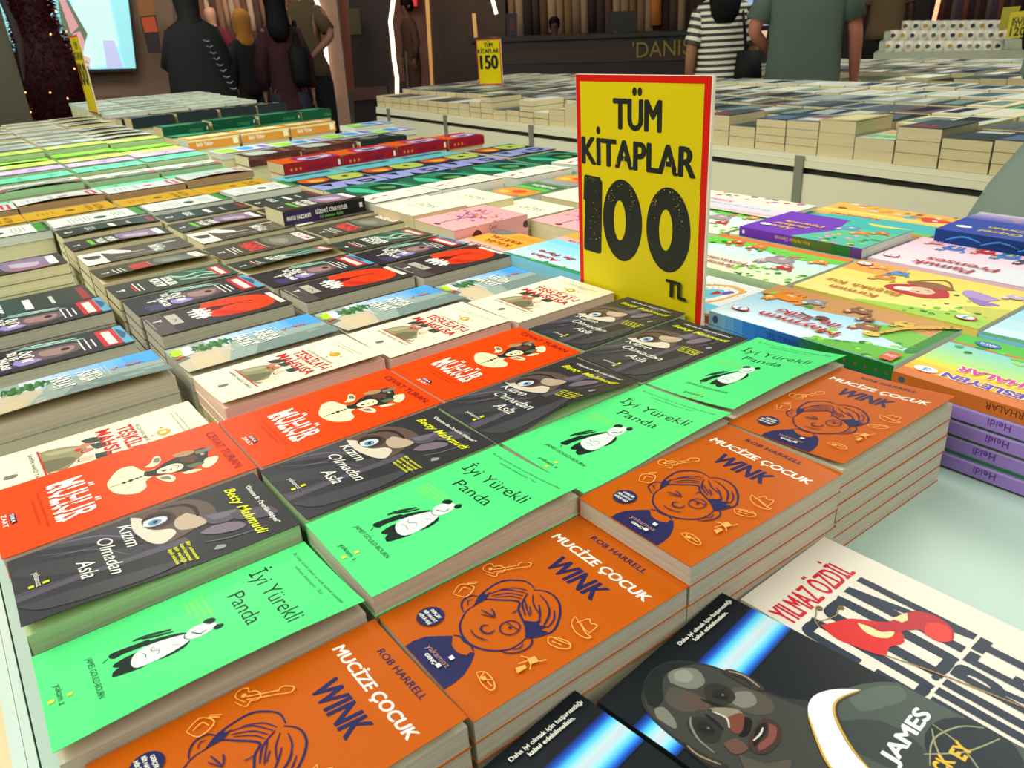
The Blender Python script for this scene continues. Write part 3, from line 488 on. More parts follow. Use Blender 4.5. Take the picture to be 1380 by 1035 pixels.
def maymun():
    r = random.Random(1)
    o = [G((170, 220, 246), (226, 240, 246), 0, 60, 287, 170, 6), loop((206, 150, 90), (0, 0), (287, 0), (287, 50), (180, 66), (90, 44), (0, 60)), loop((120, 190, 70), (0, 60), (60, 50), (110, 72), (60, 96), (0, 110)), R((52, 132, 48), 0, 0, 16, 170), loop((96, 180, 60), (0, 120), (60, 130), (120, 158), (120, 170), (0, 170))]
    o += foliage(r, 26, 0, 100, 130, 170, GS, 8)+foliage(r, 16, 190, 20, 287, 60, GS, 9)
    o += animals(r, (90, 80, 16, (150, 96, 60), (226, 190, 150)), (240, 46, 24, (236, 140, 40), (250, 206, 130)), (196, 40, 14, (150, 156, 164), (226, 230, 236)), (130, 30, 15, (140, 96, 70), (230, 196, 160)), (60, 40, 13, (226, 190, 80), (150, 96, 50)), (105, 56, 10, (120, 80, 60), (230, 200, 170)))
    o += [S((214, 176, 70), 10, (66, 92), (50, 50), (20, 20), (0, 6)), [E((150, 90, 40), 60-5.5*i, 84-8*i, 2.6, 2) for i in range(10)], E((226, 190, 80), 72, 100, 12, 8), E(BLK, 76, 102, 1.4), E((250, 230, 180), 80, 97, 5, 3), S((110, 70, 50), 5, (140, 90), (160, 100), (186, 92)), E((110, 70, 50), 150, 92, 10, 7),
          TB(CRD, 'Maymun', 100, 124, 126, 18, .65, shear=.1), TB(CRD, 'ile Tilki', 116, 98, 98, 17, .65, shear=.1), badge(257, 136), R((206, 90, 60), 6, 140, 24, 168), T(WHT, 'ÇİZGİ', 8, 150, 14, 5, .03)]
    return o
style('maymun', 287, 170, (150, 206, 226), maymun(), 'white', flip=True)
def kirmizi():
    r = random.Random(2)
    o = [G((246, 214, 90), (252, 240, 150), 0, 0, 290, 190, 6), R((246, 170, 80), 200, 0, 290, 60), loop((170, 216, 80), (0, 130), (90, 160), (170, 178), (170, 190), (0, 190)), loop((206, 206, 90), (0, 90), (60, 120), (0, 150))]
    o += foliage(r, 22, 0, 120, 110, 190, GS, 7)+foliage(r, 6, 40, 60, 90, 100, GS, 6)
    o += [loop((190, 40, 48), (88, 96), (104, 70), (140, 66), (176, 84), (184, 108), (150, 120), (110, 118)), loop((236, 200, 170), (112, 88), (128, 76), (150, 80), (156, 98), (136, 108), (116, 102)), loop((250, 244, 230), (150, 86), (170, 96), (166, 108), (146, 104)), S((60, 40, 40), 1.6, (122, 88), (126, 84), (130, 88)), E((150, 60, 60), 134, 98, 3, 2), loop((150, 96, 60), (96, 60), (130, 44), (170, 60), (160, 72), (120, 74)), S((150, 96, 60), 4, (100, 62), (130, 24), (166, 60)),
          loop((176, 150, 206), (30, 60), (80, 44), (84, 66), (50, 84)), loop((150, 116, 196), (20, 84), (70, 76), (40, 100))]
    o += animals(r, (206, 70, 16, (206, 140, 60), (240, 206, 150)), (200, 36, 14, (90, 150, 206), (110, 80, 160)), (240, 24, 12, (230, 160, 90), (250, 236, 220)), (20, 40, 12, (196, 176, 216), (236, 226, 240)))
    o += [TB((196, 110, 30), 'Kırmızı', 165, 153, 80, 14, .5, shear=.1), TB((196, 110, 30), 'Başlıklı Kız', 143, 126, 126, 14, .5, shear=.1), badge(30, 163), badge(270, 22)]
    return o
style('kirmizi', 290, 190, (246, 222, 110), kirmizi(), 'white', flip=True)
def pamuk():
    r = random.Random(4)
    o = [G((250, 200, 220), (246, 232, 240), 0, 0, 290, 170, 5), loop((226, 230, 240), (0, 90), (140, 100), (200, 150), (120, 170), (0, 170))]+foliage(r, 14, 0, 0, 200, 26, GS+[(200, 40, 60)], 9)
    o += animals(r, (210, 44, 18, (70, 120, 196), (246, 210, 180)), (160, 34, 15, (206, 50, 60), (246, 210, 180)), (120, 40, 18, (60, 130, 206), (236, 196, 90)), (80, 50, 17, (60, 60, 80), (236, 196, 160)), (40, 60, 16, (150, 90, 60), (236, 210, 190)), (30, 110, 15, (170, 150, 206), (250, 230, 220)), (250, 30, 12, (236, 170, 190), (250, 230, 220)))
    return o+[TB(CRD, 'Pamuk', 122, 140, 100, 20, .65, shear=.1), TB(CRD, 'Prenses', 95, 114, 117, 18, .65, shear=.1), badge(264, 142)]
style('pamuk', 290, 170, (246, 206, 222), pamuk(), 'white', flip=True)
def bremen():
    r = random.Random(6)
    o = [G((196, 240, 246), (246, 250, 206), 0, 40, 285, 180, 6), loop((110, 206, 80), (0, 40), (90, 60), (180, 40), (285, 70), (285, 20), (0, 10)), R((226, 120, 50), 0, 0, 285, 18)]+foliage(r, 30, 0, 120, 120, 180, GS, 8)+foliage(r, 24, 60, 30, 285, 60, GS+[(226, 120, 60)], 8)
    o += animals(r, (90, 80, 26, (170, 150, 160), (216, 190, 190)), (56, 110, 14, (196, 60, 60), (250, 240, 230)), (170, 36, 14, (226, 120, 50), (250, 226, 200)), (220, 34, 13, (206, 90, 50), (250, 240, 220)), (30, 50, 13, (236, 150, 60), (250, 230, 180)))
    return o+[TB(CRD, 'Bremen', 124, 150, 70, 12, .45, shear=.1), TB(CRD, 'Mızıkacıları', 101, 131, 108, 11, .45, shear=.1)]
style('bremen', 285, 180, (206, 236, 190), bremen(), 'white', flip=True)
def alice():
    r = random.Random(8)
    o = [G((120, 200, 150), (80, 190, 170), 0, 0, 150, 175, 4), P((118, 62, 190), (130, 0), (270, 0), (270, 175), (150, 175), (110, 90)), loop((60, 190, 180), (0, 0), (120, 0), (110, 40), (0, 50)), loop((250, 220, 80), (0, 0), (90, 0), (60, 16))]+foliage(r, 24, 0, 100, 110, 175, GS+[(246, 150, 200), (250, 210, 60)], 9)
    o += animals(r, (96, 60, 18, (90, 160, 206), (246, 230, 220)), (60, 80, 14, (236, 140, 50), (250, 210, 120)), (30, 60, 13, (220, 110, 40), (250, 220, 120)))
    return o+[TB((250, 206, 50), 'Alice', 176, 124, 50, 13, .5, shear=.1), TB((250, 206, 50), 'Harikalar', 156, 102, 80, 13, .5, shear=.1), TB((250, 206, 50), 'Diyarında', 136, 80, 88, 13, .5, shear=.1), E((250, 250, 250), 240, 130, 13, 8)]
style('alice', 270, 175, (110, 70, 186), alice(), 'white', flip=True)
def aslan():
    r = random.Random(9)
    o = [G((120, 206, 236), (220, 240, 250), 0, 0, 280, 140, 5), loop((60, 150, 110), (0, 120), (140, 126), (280, 132), (280, 140), (0, 140))]+foliage(r, 16, 0, 0, 200, 24, GS+[(240, 90, 70)], 9)+foliage(r, 10, 10, 118, 200, 136, GS, 7)
    return o+[loop((240, 120, 40), (40, 40), (90, 30), (110, 60), (80, 84), (46, 76)), E((250, 200, 80), 78, 56, 14, 11), E((250, 220, 90), 110, 46, 10, 8), TB(CRD, 'Aslan', 144, 100, 82, 15, .55, shear=.1), TB(CRD, 'ile Fare', 128, 76, 104, 14, .55, shear=.1)]
style('aslan', 280, 140, (140, 210, 236), aslan(), 'white', flip=True)
def besleyen():
    r = random.Random(10)
    o = [G((120, 206, 226), (214, 230, 60), 0, 30, 290, 140, 8), G((230, 220, 60), (236, 150, 40), 0, 110, 290, 160, 4), R((206, 112, 40), 0, 150, 290, 172), R((80, 190, 60), 0, 0, 290, 34), R((206, 112, 40), 0, 32, 290, 38), loop((90, 180, 60), (60, 172), (90, 140), (120, 172))]+foliage(r, 18, 100, 30, 290, 60, GS+[(60, 130, 50)], 8)
    for i, c in enumerate([(206, 40, 110), (240, 120, 60), (110, 60, 190), (206, 40, 110), (60, 50, 150)]): o.append(E(c, 150, 44, 40-7*i, 26-4.6*i))
    o += [loop((90, 130, 206), (120, 70), (150, 60), (170, 84), (150, 110), (124, 100)), E((240, 230, 220), 146, 90, 8, 6), E(BLK, 146, 90, 2.5)]
    return o+[TB((250, 244, 220), 'BESLEYEN', 143, 134.5, 102, 15, 2.2), TB((90, 56, 186), 'BESLEYEN', 144, 135, 100, 14, 1.0), TB((250, 230, 220), 'EJDERHALAR', 108, 105.5, 134, 16, 2.2), TB((206, 50, 150), 'EJDERHALAR', 109, 106, 132, 15, 1.0), E((250, 250, 250), 265, 143, 14, 8.5), T((60, 150, 220), '3', 260.5, 138.5, 8, 9, .04), E((60, 110, 190), 250, 20, 16, 9), T(WHT, 'MASAL', 240, 17, 20, 6, .03)]
style('besleyen', 290, 172, (206, 112, 40), besleyen(), 'white', flip=True)
def mapbook():
    return [R((236, 240, 240), 0, 0, 280, 160), loop((236, 180, 90), (60, 30), (150, 20), (240, 60), (230, 120), (120, 140), (70, 100)), loop((246, 244, 236), (74, 40), (148, 30), (226, 66), (216, 112), (124, 130), (82, 96)), loop((110, 206, 226), (96, 60), (150, 50), (196, 80), (180, 112), (120, 112)), loop((206, 60, 60), (110, 66), (140, 60), (136, 84)), loop((110, 90, 190), (86, 50), (104, 44), (118, 60), (98, 70)), R((110, 206, 236), 0, 120, 280, 160), [E((110, 120, 130), 20+11*i, 34+9*(i % 4), 3, 1.4) for i in range(20)], R((226, 190, 130), 0, 0, 30, 160)]
style('mapbook', 280, 160, (226, 232, 236), mapbook(), 'white', flip=True)
def gch():
    r = random.Random(12); return [R((40, 70, 170), 0, 40, 270, 170), G((226, 206, 220), (90, 90, 190), 0, 0, 270, 60, 4)]+foliage(r, 12, 40, 10, 250, 50, [(230, 200, 80), (206, 150, 150), (150, 110, 90), (230, 220, 240)], 12)+[TB((240, 206, 60), 'Güzel', 140, 132, 70, 14, .55, shear=.1), TB((240, 206, 60), 've Çirkin', 110, 104, 96, 14, .55, shear=.1), E((250, 250, 250), 240, 130, 14, 8)]
style('gch', 270, 170, (36, 80, 160), gch(), 'white', flip=True)
def sind():
    r = random.Random(13); return [G((246, 240, 210), (250, 210, 230), 0, 0, 270, 140, 5), T((226, 90, 150), 'Külkedisi', 150, 70, 80, 16, .04, .1), T((120, 200, 226), 'boyama', 40, 100, 150, 14, .04, .1)]+foliage(r, 16, 20, 0, 250, 40, [(236, 150, 60), (200, 120, 206), (90, 80, 90), (226, 60, 90), (130, 190, 120)], 12)
style('sind', 270, 140, (246, 226, 236), sind(), 'white', flip=True)
def rapunzel():
    r = random.Random(14); return [G((250, 230, 120), (246, 160, 70), 0, 60, 280, 130, 4), R((110, 206, 100), 0, 120, 280, 170), loop((70, 190, 190), (0, 90), (160, 96), (280, 130), (280, 160), (0, 150)), T((206, 70, 50), 'Rapunzel', 130, 96, 110, 13, .04, .1), loop((226, 70, 60), (10, 40), (80, 30), (60, 70)), E((90, 190, 206), 100, 50, 14, 12)]+foliage(r, 22, 20, 0, 270, 50, [(246, 236, 230), (226, 120, 60), (150, 90, 60), (240, 170, 60)], 11)
style('rapunzel', 280, 170, (240, 190, 90), rapunzel(), 'white', flip=True)
# the basketball biography and the essay beside it
def hoops():
    D0 = (14, 22, 28); k1, k2, k3, k4 = (58, 60, 56), (78, 74, 66), (116, 118, 108), (44, 43, 40)
    def beam(x0, x1, y0, y1):
        o = []
        st = [(14, 40, 110), (30, 90, 200), (70, 190, 236), (140, 216, 234), (190, 214, 226), (186, 206, 222), (150, 220, 236), (80, 190, 240), (30, 100, 220), (14, 30, 70)]
        cols = [tuple(st[i//3][k]+(st[i//3+1][k]-st[i//3][k])*(i % 3)/3 for k in range(3)) for i in range(27)]
        for i, c in enumerate(cols):
            a = i/len(cols); b = (i+1)/len(cols); o.append(P(c, (x0, y0-(y0-y1)*b), (x1, y0+5-(y0-y1)*b), (x1, y0+5-(y0-y1)*a), (x0, y0-(y0-y1)*a)))
        return o
    Q = lambda p: (p[0], 235+p[1])
    pts = lambda *a: [Q(p) for p in a]
    o = [beam(-5, 165, 203, 167),
         loop((44, 46, 44), *pts((31, -17), (43, -11), (57, -11), (70, -17), (80, -30), (86, -43), (89, -60), (90, -80), (95, -95), (104, -110), (104, -130), (64, -150), (28, -143), (12, -112), (8, -86), (10, -66), (12, -48), (15, -34), (22, -22))),
         loop(k1, *pts((34, -20), (43, -13), (57, -13), (69, -19), (78, -31), (84, -43), (87, -60), (88, -80), (92, -96), (96, -112), (92, -130), (60, -146), (30, -140), (16, -110), (12, -86), (13, -66), (14, -48), (17, -34), (24, -24))),
         loop((30, 36, 36), *pts((22, -28), (32, -17), (43, -12), (57, -12), (70, -19), (78, -30), (68, -24), (54, -20), (42, -26), (34, -33), (24, -34))),
         loop(k3, *pts((50, -27), (56, -21), (66, -24), (74, -34), (68, -45), (58, -44), (52, -36))), loop((136, 142, 130), *pts((54, -28), (60, -24), (68, -28), (66, -36), (58, -36))), loop(k2, *pts((34, -34), (46, -30), (52, -42), (50, -56), (38, -54), (32, -44))), loop(k3, *pts((17, -40), (22, -34), (28, -38), (24, -50), (18, -54))), loop((86, 70, 62), *pts((44, -40), (52, -42), (54, -58), (46, -60), (42, -50))),
         loop(k2, *pts((60, -66), (74, -62), (84, -70), (86, -86), (78, -94), (66, -86))), loop(k3, *pts((64, -70), (74, -66), (82, -74), (76, -82), (66, -78))), loop(k4, *pts((55, -54), (62, -48), (71, -50), (75, -60), (70, -69), (60, -68), (54, -64))), loop((34, 33, 31), *pts((59, -57), (64, -54), (70, -57), (70, -64), (63, -65))), S((20, 20, 20), 1.6, *pts((60, -57), (63, -61), (66, -65))), E((110, 110, 104), 66, 235-61, .9), S((24, 24, 22), 2.4, *pts((52, -52), (54, -60), (57, -68))),
         loop(k4, *pts((23, -62), (30, -56), (38, -60), (43, -70), (38, -78), (28, -80), (22, -72))), loop((34, 33, 31), *pts((27, -66), (33, -62), (38, -66), (36, -74), (29, -75))), S((20, 20, 20), 1.6, *pts((29, -66), (32, -70), (34, -75))), E((110, 110, 104), 34, 235-70, .9), S((24, 24, 22), 2.4, *pts((43, -62), (42, -70), (40, -78))), S((120, 124, 112), 1.6, *pts((34, -56), (28, -60), (22, -70), (20, -84))),
         loop((134, 126, 110), *pts((49, -61), (55, -66), (62, -76), (58, -82), (50, -72))), loop((112, 62, 50), *pts((50, -74), (60, -78), (60, -84), (50, -88), (43, -86), (44, -80))), loop((20, 18, 18), *pts((60, -82), (60, -88), (48, -92), (43, -88), (50, -87))), S((190, 186, 170), 1.6, *pts((48, -64), (50, -74), (44, -80))),
         loop((60, 44, 40), *pts((68, -92), (70, -102), (58, -110), (42, -108), (38, -100), (46, -94), (58, -92))), loop((124, 68, 64), *pts((66, -97), (66, -103), (54, -107), (42, -104), (46, -101), (56, -102))), loop((24, 18, 18), *pts((65, -95), (60, -99), (50, -100), (42, -100), (48, -96), (58, -93))), S((200, 196, 180), 1.4, *pts((46, -97), (54, -97.5), (60, -96))), loop(k2, *pts((30, -96), (36, -112), (50, -122), (34, -124), (22, -108))),
         loop((96, 70, 60), *pts((30, -84), (40, -88), (38, -98), (28, -94))), loop((52, 48, 44), *pts((84, -48), (91, -52), (94, -66), (91, -80), (85, -74), (84, -58))), S((150, 140, 110), 1.4, *pts((88, -52), (92, -62), (90, -76))), S((36, 28, 26), 2, *pts((87, -56), (89, -64), (87, -72))), loop((48, 44, 42), *pts((13, -64), (9, -74), (10, -90), (18, -96), (15, -82))), S((150, 140, 110), 1.2, *pts((12, -68), (11, -78), (15, -92))),
         # shoulders, vest and tattooed ball
         loop((68, 80, 74), *pts((110, -112), (134, -122), (150, -132), (161, -144), (170, -160), (170, -240), (60, -240), (70, -160), (90, -130))), loop((84, 98, 90), *pts((124, -124), (146, -134), (158, -146), (150, -154), (132, -146), (118, -136))), loop((50, 60, 58), *pts((100, -130), (120, -150), (116, -180), (96, -190), (84, -150))),
         loop((226, 234, 236), *pts((90, -113), (100, -108), (112, -108), (126, -116), (136, -128), (124, -122), (113, -120), (103, -124), (91, -136), (80, -152), (70, -178), (52, -170), (62, -142), (76, -126))), S((206, 160, 50), 1.6, *pts((90, -113), (76, -126), (62, -142), (52, -168))), S((206, 160, 50), 1.6, *pts((136, -128), (122, -122), (112, -121), (102, -126), (90, -139), (80, -154), (72, -176))), S((70, 30, 40), 1, *pts((134, -129), (121, -124), (112, -123), (103, -128), (92, -141))),
         E((24, 36, 46), 134, 235-202, 30, 28), S((150, 150, 110), 1.2, *pts((106, -186), (128, -180), (150, -188), (160, -200))), S((150, 150, 110), 1.2, *pts((104, -206), (120, -186), (136, -176))), S((150, 150, 110), 1.2, *pts((140, -175), (134, -196), (112, -222))), S((150, 150, 110), 1.2, *pts((112, -180), (132, -198), (158, -210))), T((226, 180, 50), 'CK', 106, 235-196, 14, 9, .04), T((226, 180, 50), 'EY', 124, 235-200, 14, 9, .04),
         TB((232, 240, 240), 'JAMES', 91, 235-170.5, 56, 10, .75, rot=-.02), TB(WHT, 'Daha iyi olmak için başarısızlığı', 85, 235-11.5, 70, 3.4, .16, rot=-.02), TB(WHT, 'kabul edebilmelisin.', 97, 235-17.5, 44, 3.4, .16, rot=-.02)]
    return o
style('hoops', 161, 235, (14, 22, 28), hoops(), 'grey')
def cret():
    N_ = (26, 42, 62); RD = (198, 20, 40); W0 = (222, 216, 204); q = lambda *a: [(x, 235+y) for x, y in a]
    o = [TB(RD, 'YILMAZ ÖZDİL', 4, 235-48, 100, 23, .55)]
    def col(x0, x1, y0, y1): return R(N_, x0, 235+y0, x1, 235+y1)
    # SON
    o += [loop(N_, *q((2, -62), (7, -55), (20, -55), (26, -62), (26, -146), (20, -154), (8, -154), (2, -146))), R(W0, 10, 235-146, 18, 235-64), R(W0, 0, 235-118, 12, 235-106),
          loop(N_, *q((34, -62), (40, -55), (60, -55), (66, -62), (66, -146), (60, -154), (40, -154), (34, -146))), R(W0, 44, 235-146, 56, 235-64), P(N_, *q((73, -152), (73, -54), (82, -54), (94, -118), (94, -54), (102, -54), (102, -152), (94, -152), (82, -92), (82, -152)))]
    # CÜRET
    o += [R(N_, 6, 235-232, 14, 235-158), R(N_, 18, 235-232, 26, 235-157), R(N_, 30, 235-232, 38, 235-157), E(N_, 22, 235-151, 2.8), E(N_, 33, 235-151, 2.8), R(N_, 45, 235-232, 52, 235-156), loop(N_, *q((45, -156), (58, -156), (62, -164), (60, -186), (52, -192), (48, -186), (54, -180), (54, -166), (45, -164))), P(N_, *q((52, -186), (58, -190), (64, -232), (57, -232))),
          R(N_, 66, 235-232, 73, 235-156), R(N_, 66, 235-164, 80, 235-156), R(N_, 66, 235-196, 78, 235-189), R(N_, 83, 235-164, 101, 235-155), R(N_, 88, 235-232, 96, 235-156)]
    # draped red flag
    o += [loop((206, 30, 30), *q((21, -64), (34, -70), (46, -76), (58, -92), (66, -104), (52, -118), (38, -113), (26, -115), (20, -98), (16, -80))), loop((176, 26, 46), *q((44, -78), (52, -92), (70, -100), (92, -106), (99, -120), (94, -136), (80, -142), (72, -134), (74, -120), (64, -112), (50, -104))), loop((214, 50, 44), *q((72, -124), (86, -120), (94, -132), (82, -141), (72, -136))),
          loop((226, 214, 160), *q((45, -82), (40, -91), (41, -101), (48, -108), (57, -107), (49, -100), (48, -90))), P((226, 214, 160), *q((70, -98), (86, -103), (78, -108), (72, -106))), S((150, 120, 60), 1.2, *q((17, -66), (22, -58), (30, -54), (36, -50))), S((150, 120, 60), 1.2, *q((22, -60), (40, -66), (50, -62))), S((150, 120, 60), 1.6, *q((26, -112), (38, -149), (49, -196), (52, -214))), E((120, 96, 50), 38, 235-52, 3), E((120, 96, 50), 52, 235-64, 2.6)]
    return o
style('cret', 132, 235, (222, 216, 204), cret(), 'grey')
# ------------------------------------------------------------------ structure: floor, walls, ceiling of the mall
M_TOP = mat('white_laminate', (178, 204, 194), .42, spec=.4); M_SIDE = mat('table_side_laminate', (226, 224, 196), .5); M_POST = mat('grey_aluminium_post', (140, 144, 130), .4, metal=.3); M_SLOT = mat('black_gap', (12, 14, 14), .6)
M_TSIDE = mat('mint_white_trim', (200, 220, 212), .45)
floor_m = mat('polished_brown_stone', (86, 60, 46), .22, noise=.25, nscale=3)
struct('floor', MB().box(-26, 8, -6, 26, FLOOR-.1, FLOOR), floor_m)
tile_m = mat('cream_floor_tile', (238, 220, 176), .35, noise=.04, nscale=4)
ft = empty('floor_tiles', (0, 0, FLOOR)); tag(ft, kind='structure')
tb = MB().box(-.297, .297, -.297, .297, 0, .012).mesh('tile')
tb.materials.append(tile_m)
for i in range(-8, 3):
    for j in range(-6, 0):
        o = link('tile', tb, None, ft, (.1+i*.6, -.12-.3+(j+1)*.6+.0, 0))
struct('ceiling', MB().box(-26, 8, -6, 26, 4.2, 4.3), mat('dark_ceiling', (40, 34, 30), .8))
# ------------------------------------------------------------------ display table under the books
def slab(b, x0, x1, y0, y1, z1, t=.03): return b.box(x0, x1, y0, y1, z1-t, z1)
t1 = empty('display_table', (-3.2, .86, FLOOR)); tag(t1, 'long white display table covered with stacks of books, in front of the camera', 'table')
def local(o): o.matrix_parent_inverse = o.parent.matrix_world.inverted(); return o
bpy.context.view_layer.update()
def part(b, name, mats, parent, smooth_=False):
    o = b.build(name, mats, parent, smooth=smooth_); o.location = -parent.location if parent.type == 'EMPTY' else (0, 0, 0); return o
part(slab(MB(), -6.7, .75, -.062, 1.80, 0), 'tabletop', M_TOP, t1)
part(MB().box(-6.7, .75, -.0705, -.0635, -.05, 0), 'edge_strip', M_TSIDE, t1)
part(MB().box(-6.7, .75, -.081, -.0715, -.09, -.004), 'edge_rail', M_TSIDE, t1)
part(MB().box(-6.66, .72, -.06, -.03, FLOOR+.08, -.032), 'front_panel', M_SIDE, t1)
part(MB().box(-6.66, .72, 1.76, 1.79, FLOOR+.08, -.032), 'back_panel', M_SIDE, t1)
part(MB().box(-6.69, -6.66, -.03, 1.76, FLOOR+.08, -.032), 'end_panel', M_SIDE, t1)
for x in (-6.6, -4.9, -3.2, -1.5, .6):
    for y in (0.0, 1.7): part(MB().box(x, x+.05, y, y+.05, FLOOR, -.032), 'leg', M_POST, t1)
def back_table(name, label, xa, xb, y0, depth, tilt, z, posts, dz=0):
    t = empty(name, (xb, y0, FLOOR), tilt); tag(t, label, 'table')
    L = xb-xa; zz = z-FLOOR
    def pt(nm, b, mm): o = b.build(nm, mm, t); return o
    pt('tabletop', MB().box(-L, 0, 0, depth, zz-.018, zz), M_SIDE); pt('apron', MB().box(-L, 0, -.004, .012, zz-.043, zz-.001-.018), M_SIDE)
    pt('shadow_gap', MB().box(-L, 0, .012, .02, zz-.066, zz-.0435), M_SLOT); pt('lower_panel', MB().box(-L, 0, -.004, .012, .06, zz-.066), M_SIDE)
    pt('end_panel', MB().box(-L-.004, -L+.012, .022, depth, .06, zz-.02), M_SIDE); pt('end_panel', MB().box(-.012, .0, .022, depth, .06, zz-.02), M_SIDE)
    for p in posts: pt('post', MB().box(p-xb-.018, p-xb+.018, -.012, -.0045, .02, zz-.002), M_POST)
    for p in (-L+.02, -L/2, -.07): 
        for q in (.03, depth-.08): pt('leg', MB().box(p, p+.05, q, q+.05, 0, zz-.019), M_POST)
    return t
TL = -.065
t2 = back_table('display_table', 'white display table with a black gap and grey posts, beyond the price sign', -5.42, -.82, 2.475, 1.30, math.atan(TL), .018, (-5.2, -4.36, -3.41, -2.56, -1.70, -.9))
t3 = back_table('display_table', 'far table of book stacks behind the two shoppers on the right', -4.3, -.6, 4.52, 1.15, math.atan(TL), .0, (-3.5, -2.6, -1.7, -.8))
# ------------------------------------------------------------------ stacks of books
ORD = ['first', 'second', 'third', 'fourth', 'fifth', 'sixth', 'seventh', 'eighth', 'ninth', 'tenth', 'eleventh', 'twelfth', 'thirteenth', 'fourteenth', 'fifteenth', 'sixteenth', 'seventeenth', 'eighteenth', 'nineteenth', 'twentieth', 'twenty-first', 'twenty-second']
LOWER = MB()            # hidden lower layers of the far stacks
def stack(st, desc, x, y, z, w, h, n=5, curl='low', where='', zb=0.0, jit=.0012, spine='x0', hard=False, sp=None, name='paperback_book', group=None, pg=None, rot=0., ind=2, lowcol=None):
    t = (z-zb)/n; g = group or desc+'s'; pg_ = pg
    ind = min(ind, n)
    for i in range(ind):
        top = i == 0; r = random.Random(hash((round(x, 2), round(y, 2), i)) & 0xffff)
        dx, dy, a = (0, 0, 0) if top else (r.uniform(-jit, jit*.4), r.uniform(-jit, jit), r.uniform(-.002, .002))
        lev = 'top of' if top else ORD[i]+' down in'
        book(name, st, x+dx, y+dy, z-i*t, w, h, t, curl if top else 'flat', rot+a, '%s, %s %s' % (desc, lev, where), 'book', g, show=top, spine=spine, hard=hard, sp=sp, pg=pg_, col=(lowcol if (lowcol and not top) else None))
    for i in range(ind, n):
        e = random.Random(i*7+int(x*1000)).uniform(0, .0012); LOWER.box(x+.0015+e, x+w-.0015-e, y+.0015+e, y+h-.003, z-(i+1)*t+.0007, z-i*t-.0009)
def rows(st, desc, data, **k):
    """data: (x, y, z, w, h, levels, curl) from the table's left end"""
    n = len(data)
    for i, d in enumerate(data):
        if d is None: continue
        kk = dict(ind=2); kk.update(k)
        if i == 0 or (i == 1 and d[0] < -1.2): kk['ind'] = max(kk['ind'], 4)
        stack(st, desc, d[0], d[1], d[2], d[3], d[4], d[5], d[6], where='%s stack from the left' % ORD[i], **kk)
rows('wink', 'orange paperback with a winking boy drawing', [(-.4665, -.029, .080, .135, .2105, 4, 'even'), (-.4665, .185, .080, .135, .2105, 4, 'flat'), (-.4655, .396, .100, .135, .2105, 5, 'flat'), (-.469, .611, .100, .135, .2105, 5, 'even')], ind=5)
rows('panda', 'mint green paperback with a panda', [(-.594, -.043, .086, .124, .221, 4, 'open'), (-.598, .183, .100, .1305, .216, 5, 'tip'), (-.598, .404, .100, .130, .212, 5, 'tip'), (-.598, .621, .100, .128, .211, 5, 'open')])
rows('kizim', 'black paperback with a veiled eye', [(-.7225, -.042, .100, .121, .222, 5, 'toe'), (-.7215, .186, .100, .121, .211, 5, 'low'), (-.7225, .401, .100, .122, .211, 5, 'mid'), (-.7225, .616, .100, .121, .198, 5, 'low')])
rows('muhur', 'vermilion paperback with white title lettering', [(-.868, -.045, .101, .141, .231, 5, 'flat'), (-.863, .189, .101, .139, .221, 5, 'flat'), (-.860, .413, .101, .136, .214, 5, 'flat')])
stack('kizim', 'black paperback with a veiled eye', -.846, .634, .100, .1215, .198, 5, 'low', where='the stack by the sign')
rows('teskilat', 'cream paperback with soldiers in fezzes', [(-1.015, -.045, .074, .135, .236, 4, 'low'), (-1.027, .206, .100, .131, .220, 5, 'even'), (-1.021, .430, .100, .133, .203, 5, 'low'), (-1.010, .637, .100, .135, .195, 5, 'flat')])
rows('askida', 'pale landscape paperback under a blue sky', [(-1.19, -.04, .096, .133, .232, 4, 'open'), (-1.185, .208, .090, .133, .228, 4, 'even'), (-1.172, .440, .090, .133, .215, 4, 'even'), (-1.150, .660, .090, .126, .17, 4, 'low')])
rows('towert', 'black and red paperback with a dark tower', [None, (-1.343, .215, .100, .124, .213, 5, 'low'), (-1.325, .444, .100, .121, .208, 5, 'low'), (-1.306, .655, .100, .128, .200, 5, 'low')])
rows('eye', 'black paperback with a sleeping face', [(-1.392, -.045, .084, .119, .232, 4, 'low'), (-1.474, .212, .100, .126, .218, 5, 'low'), (-1.450, .435, .100, .122, .205, 5, 'low'), (-1.434, .642, .100, .122, .203, 5, 'low')])
rows('teal', 'dark paperback with teal smoke', [None, (-1.592, .208, .100, .114, .217, 5, 'low'), (-1.568, .430, .100, .112, .208, 5, 'open'), (-1.553, .641, .100, .112, .198, 5, 'low')])
stack('eye', 'black paperback with a sleeping face', -1.600, -.045, .084, .125, .240, 4, 'low', where='front stack one lane farther back')
rows('redword', 'grey-brown paperback with red title letters', [None, (-1.748, .209, .100, .132, .219, 4, 'open'), (-1.738, .434, .100, .136, .222, 4, 'low'), (-1.735, .664, .100, .136, .203, 4, 'low')])
stack('darkeye', 'plain black paperback with white lettering', -1.775, -.045, .070, .15, .24, 3, 'low', where='low stack, far left edge')
rows('whitegirl', 'grey paperback with a pale figure', [None, (-1.906, .212, .100, .128, .217, 4, 'low'), (-1.900, .444, .102, .136, .212, 4, 'low'), (-1.900, .664, .100, .136, .203, 4, 'low')])
rows('purplet', 'dark paperback with violet picture and green line', [(-2.045, -.045, .088, .138, .238, 4, 'low'), (-2.078, .212, .100, .130, .218, 4, 'bow'), (-2.066, .444, .100, .134, .215, 4, 'bow'), (-2.055, .668, .100, .132, .200, 4, 'low')])
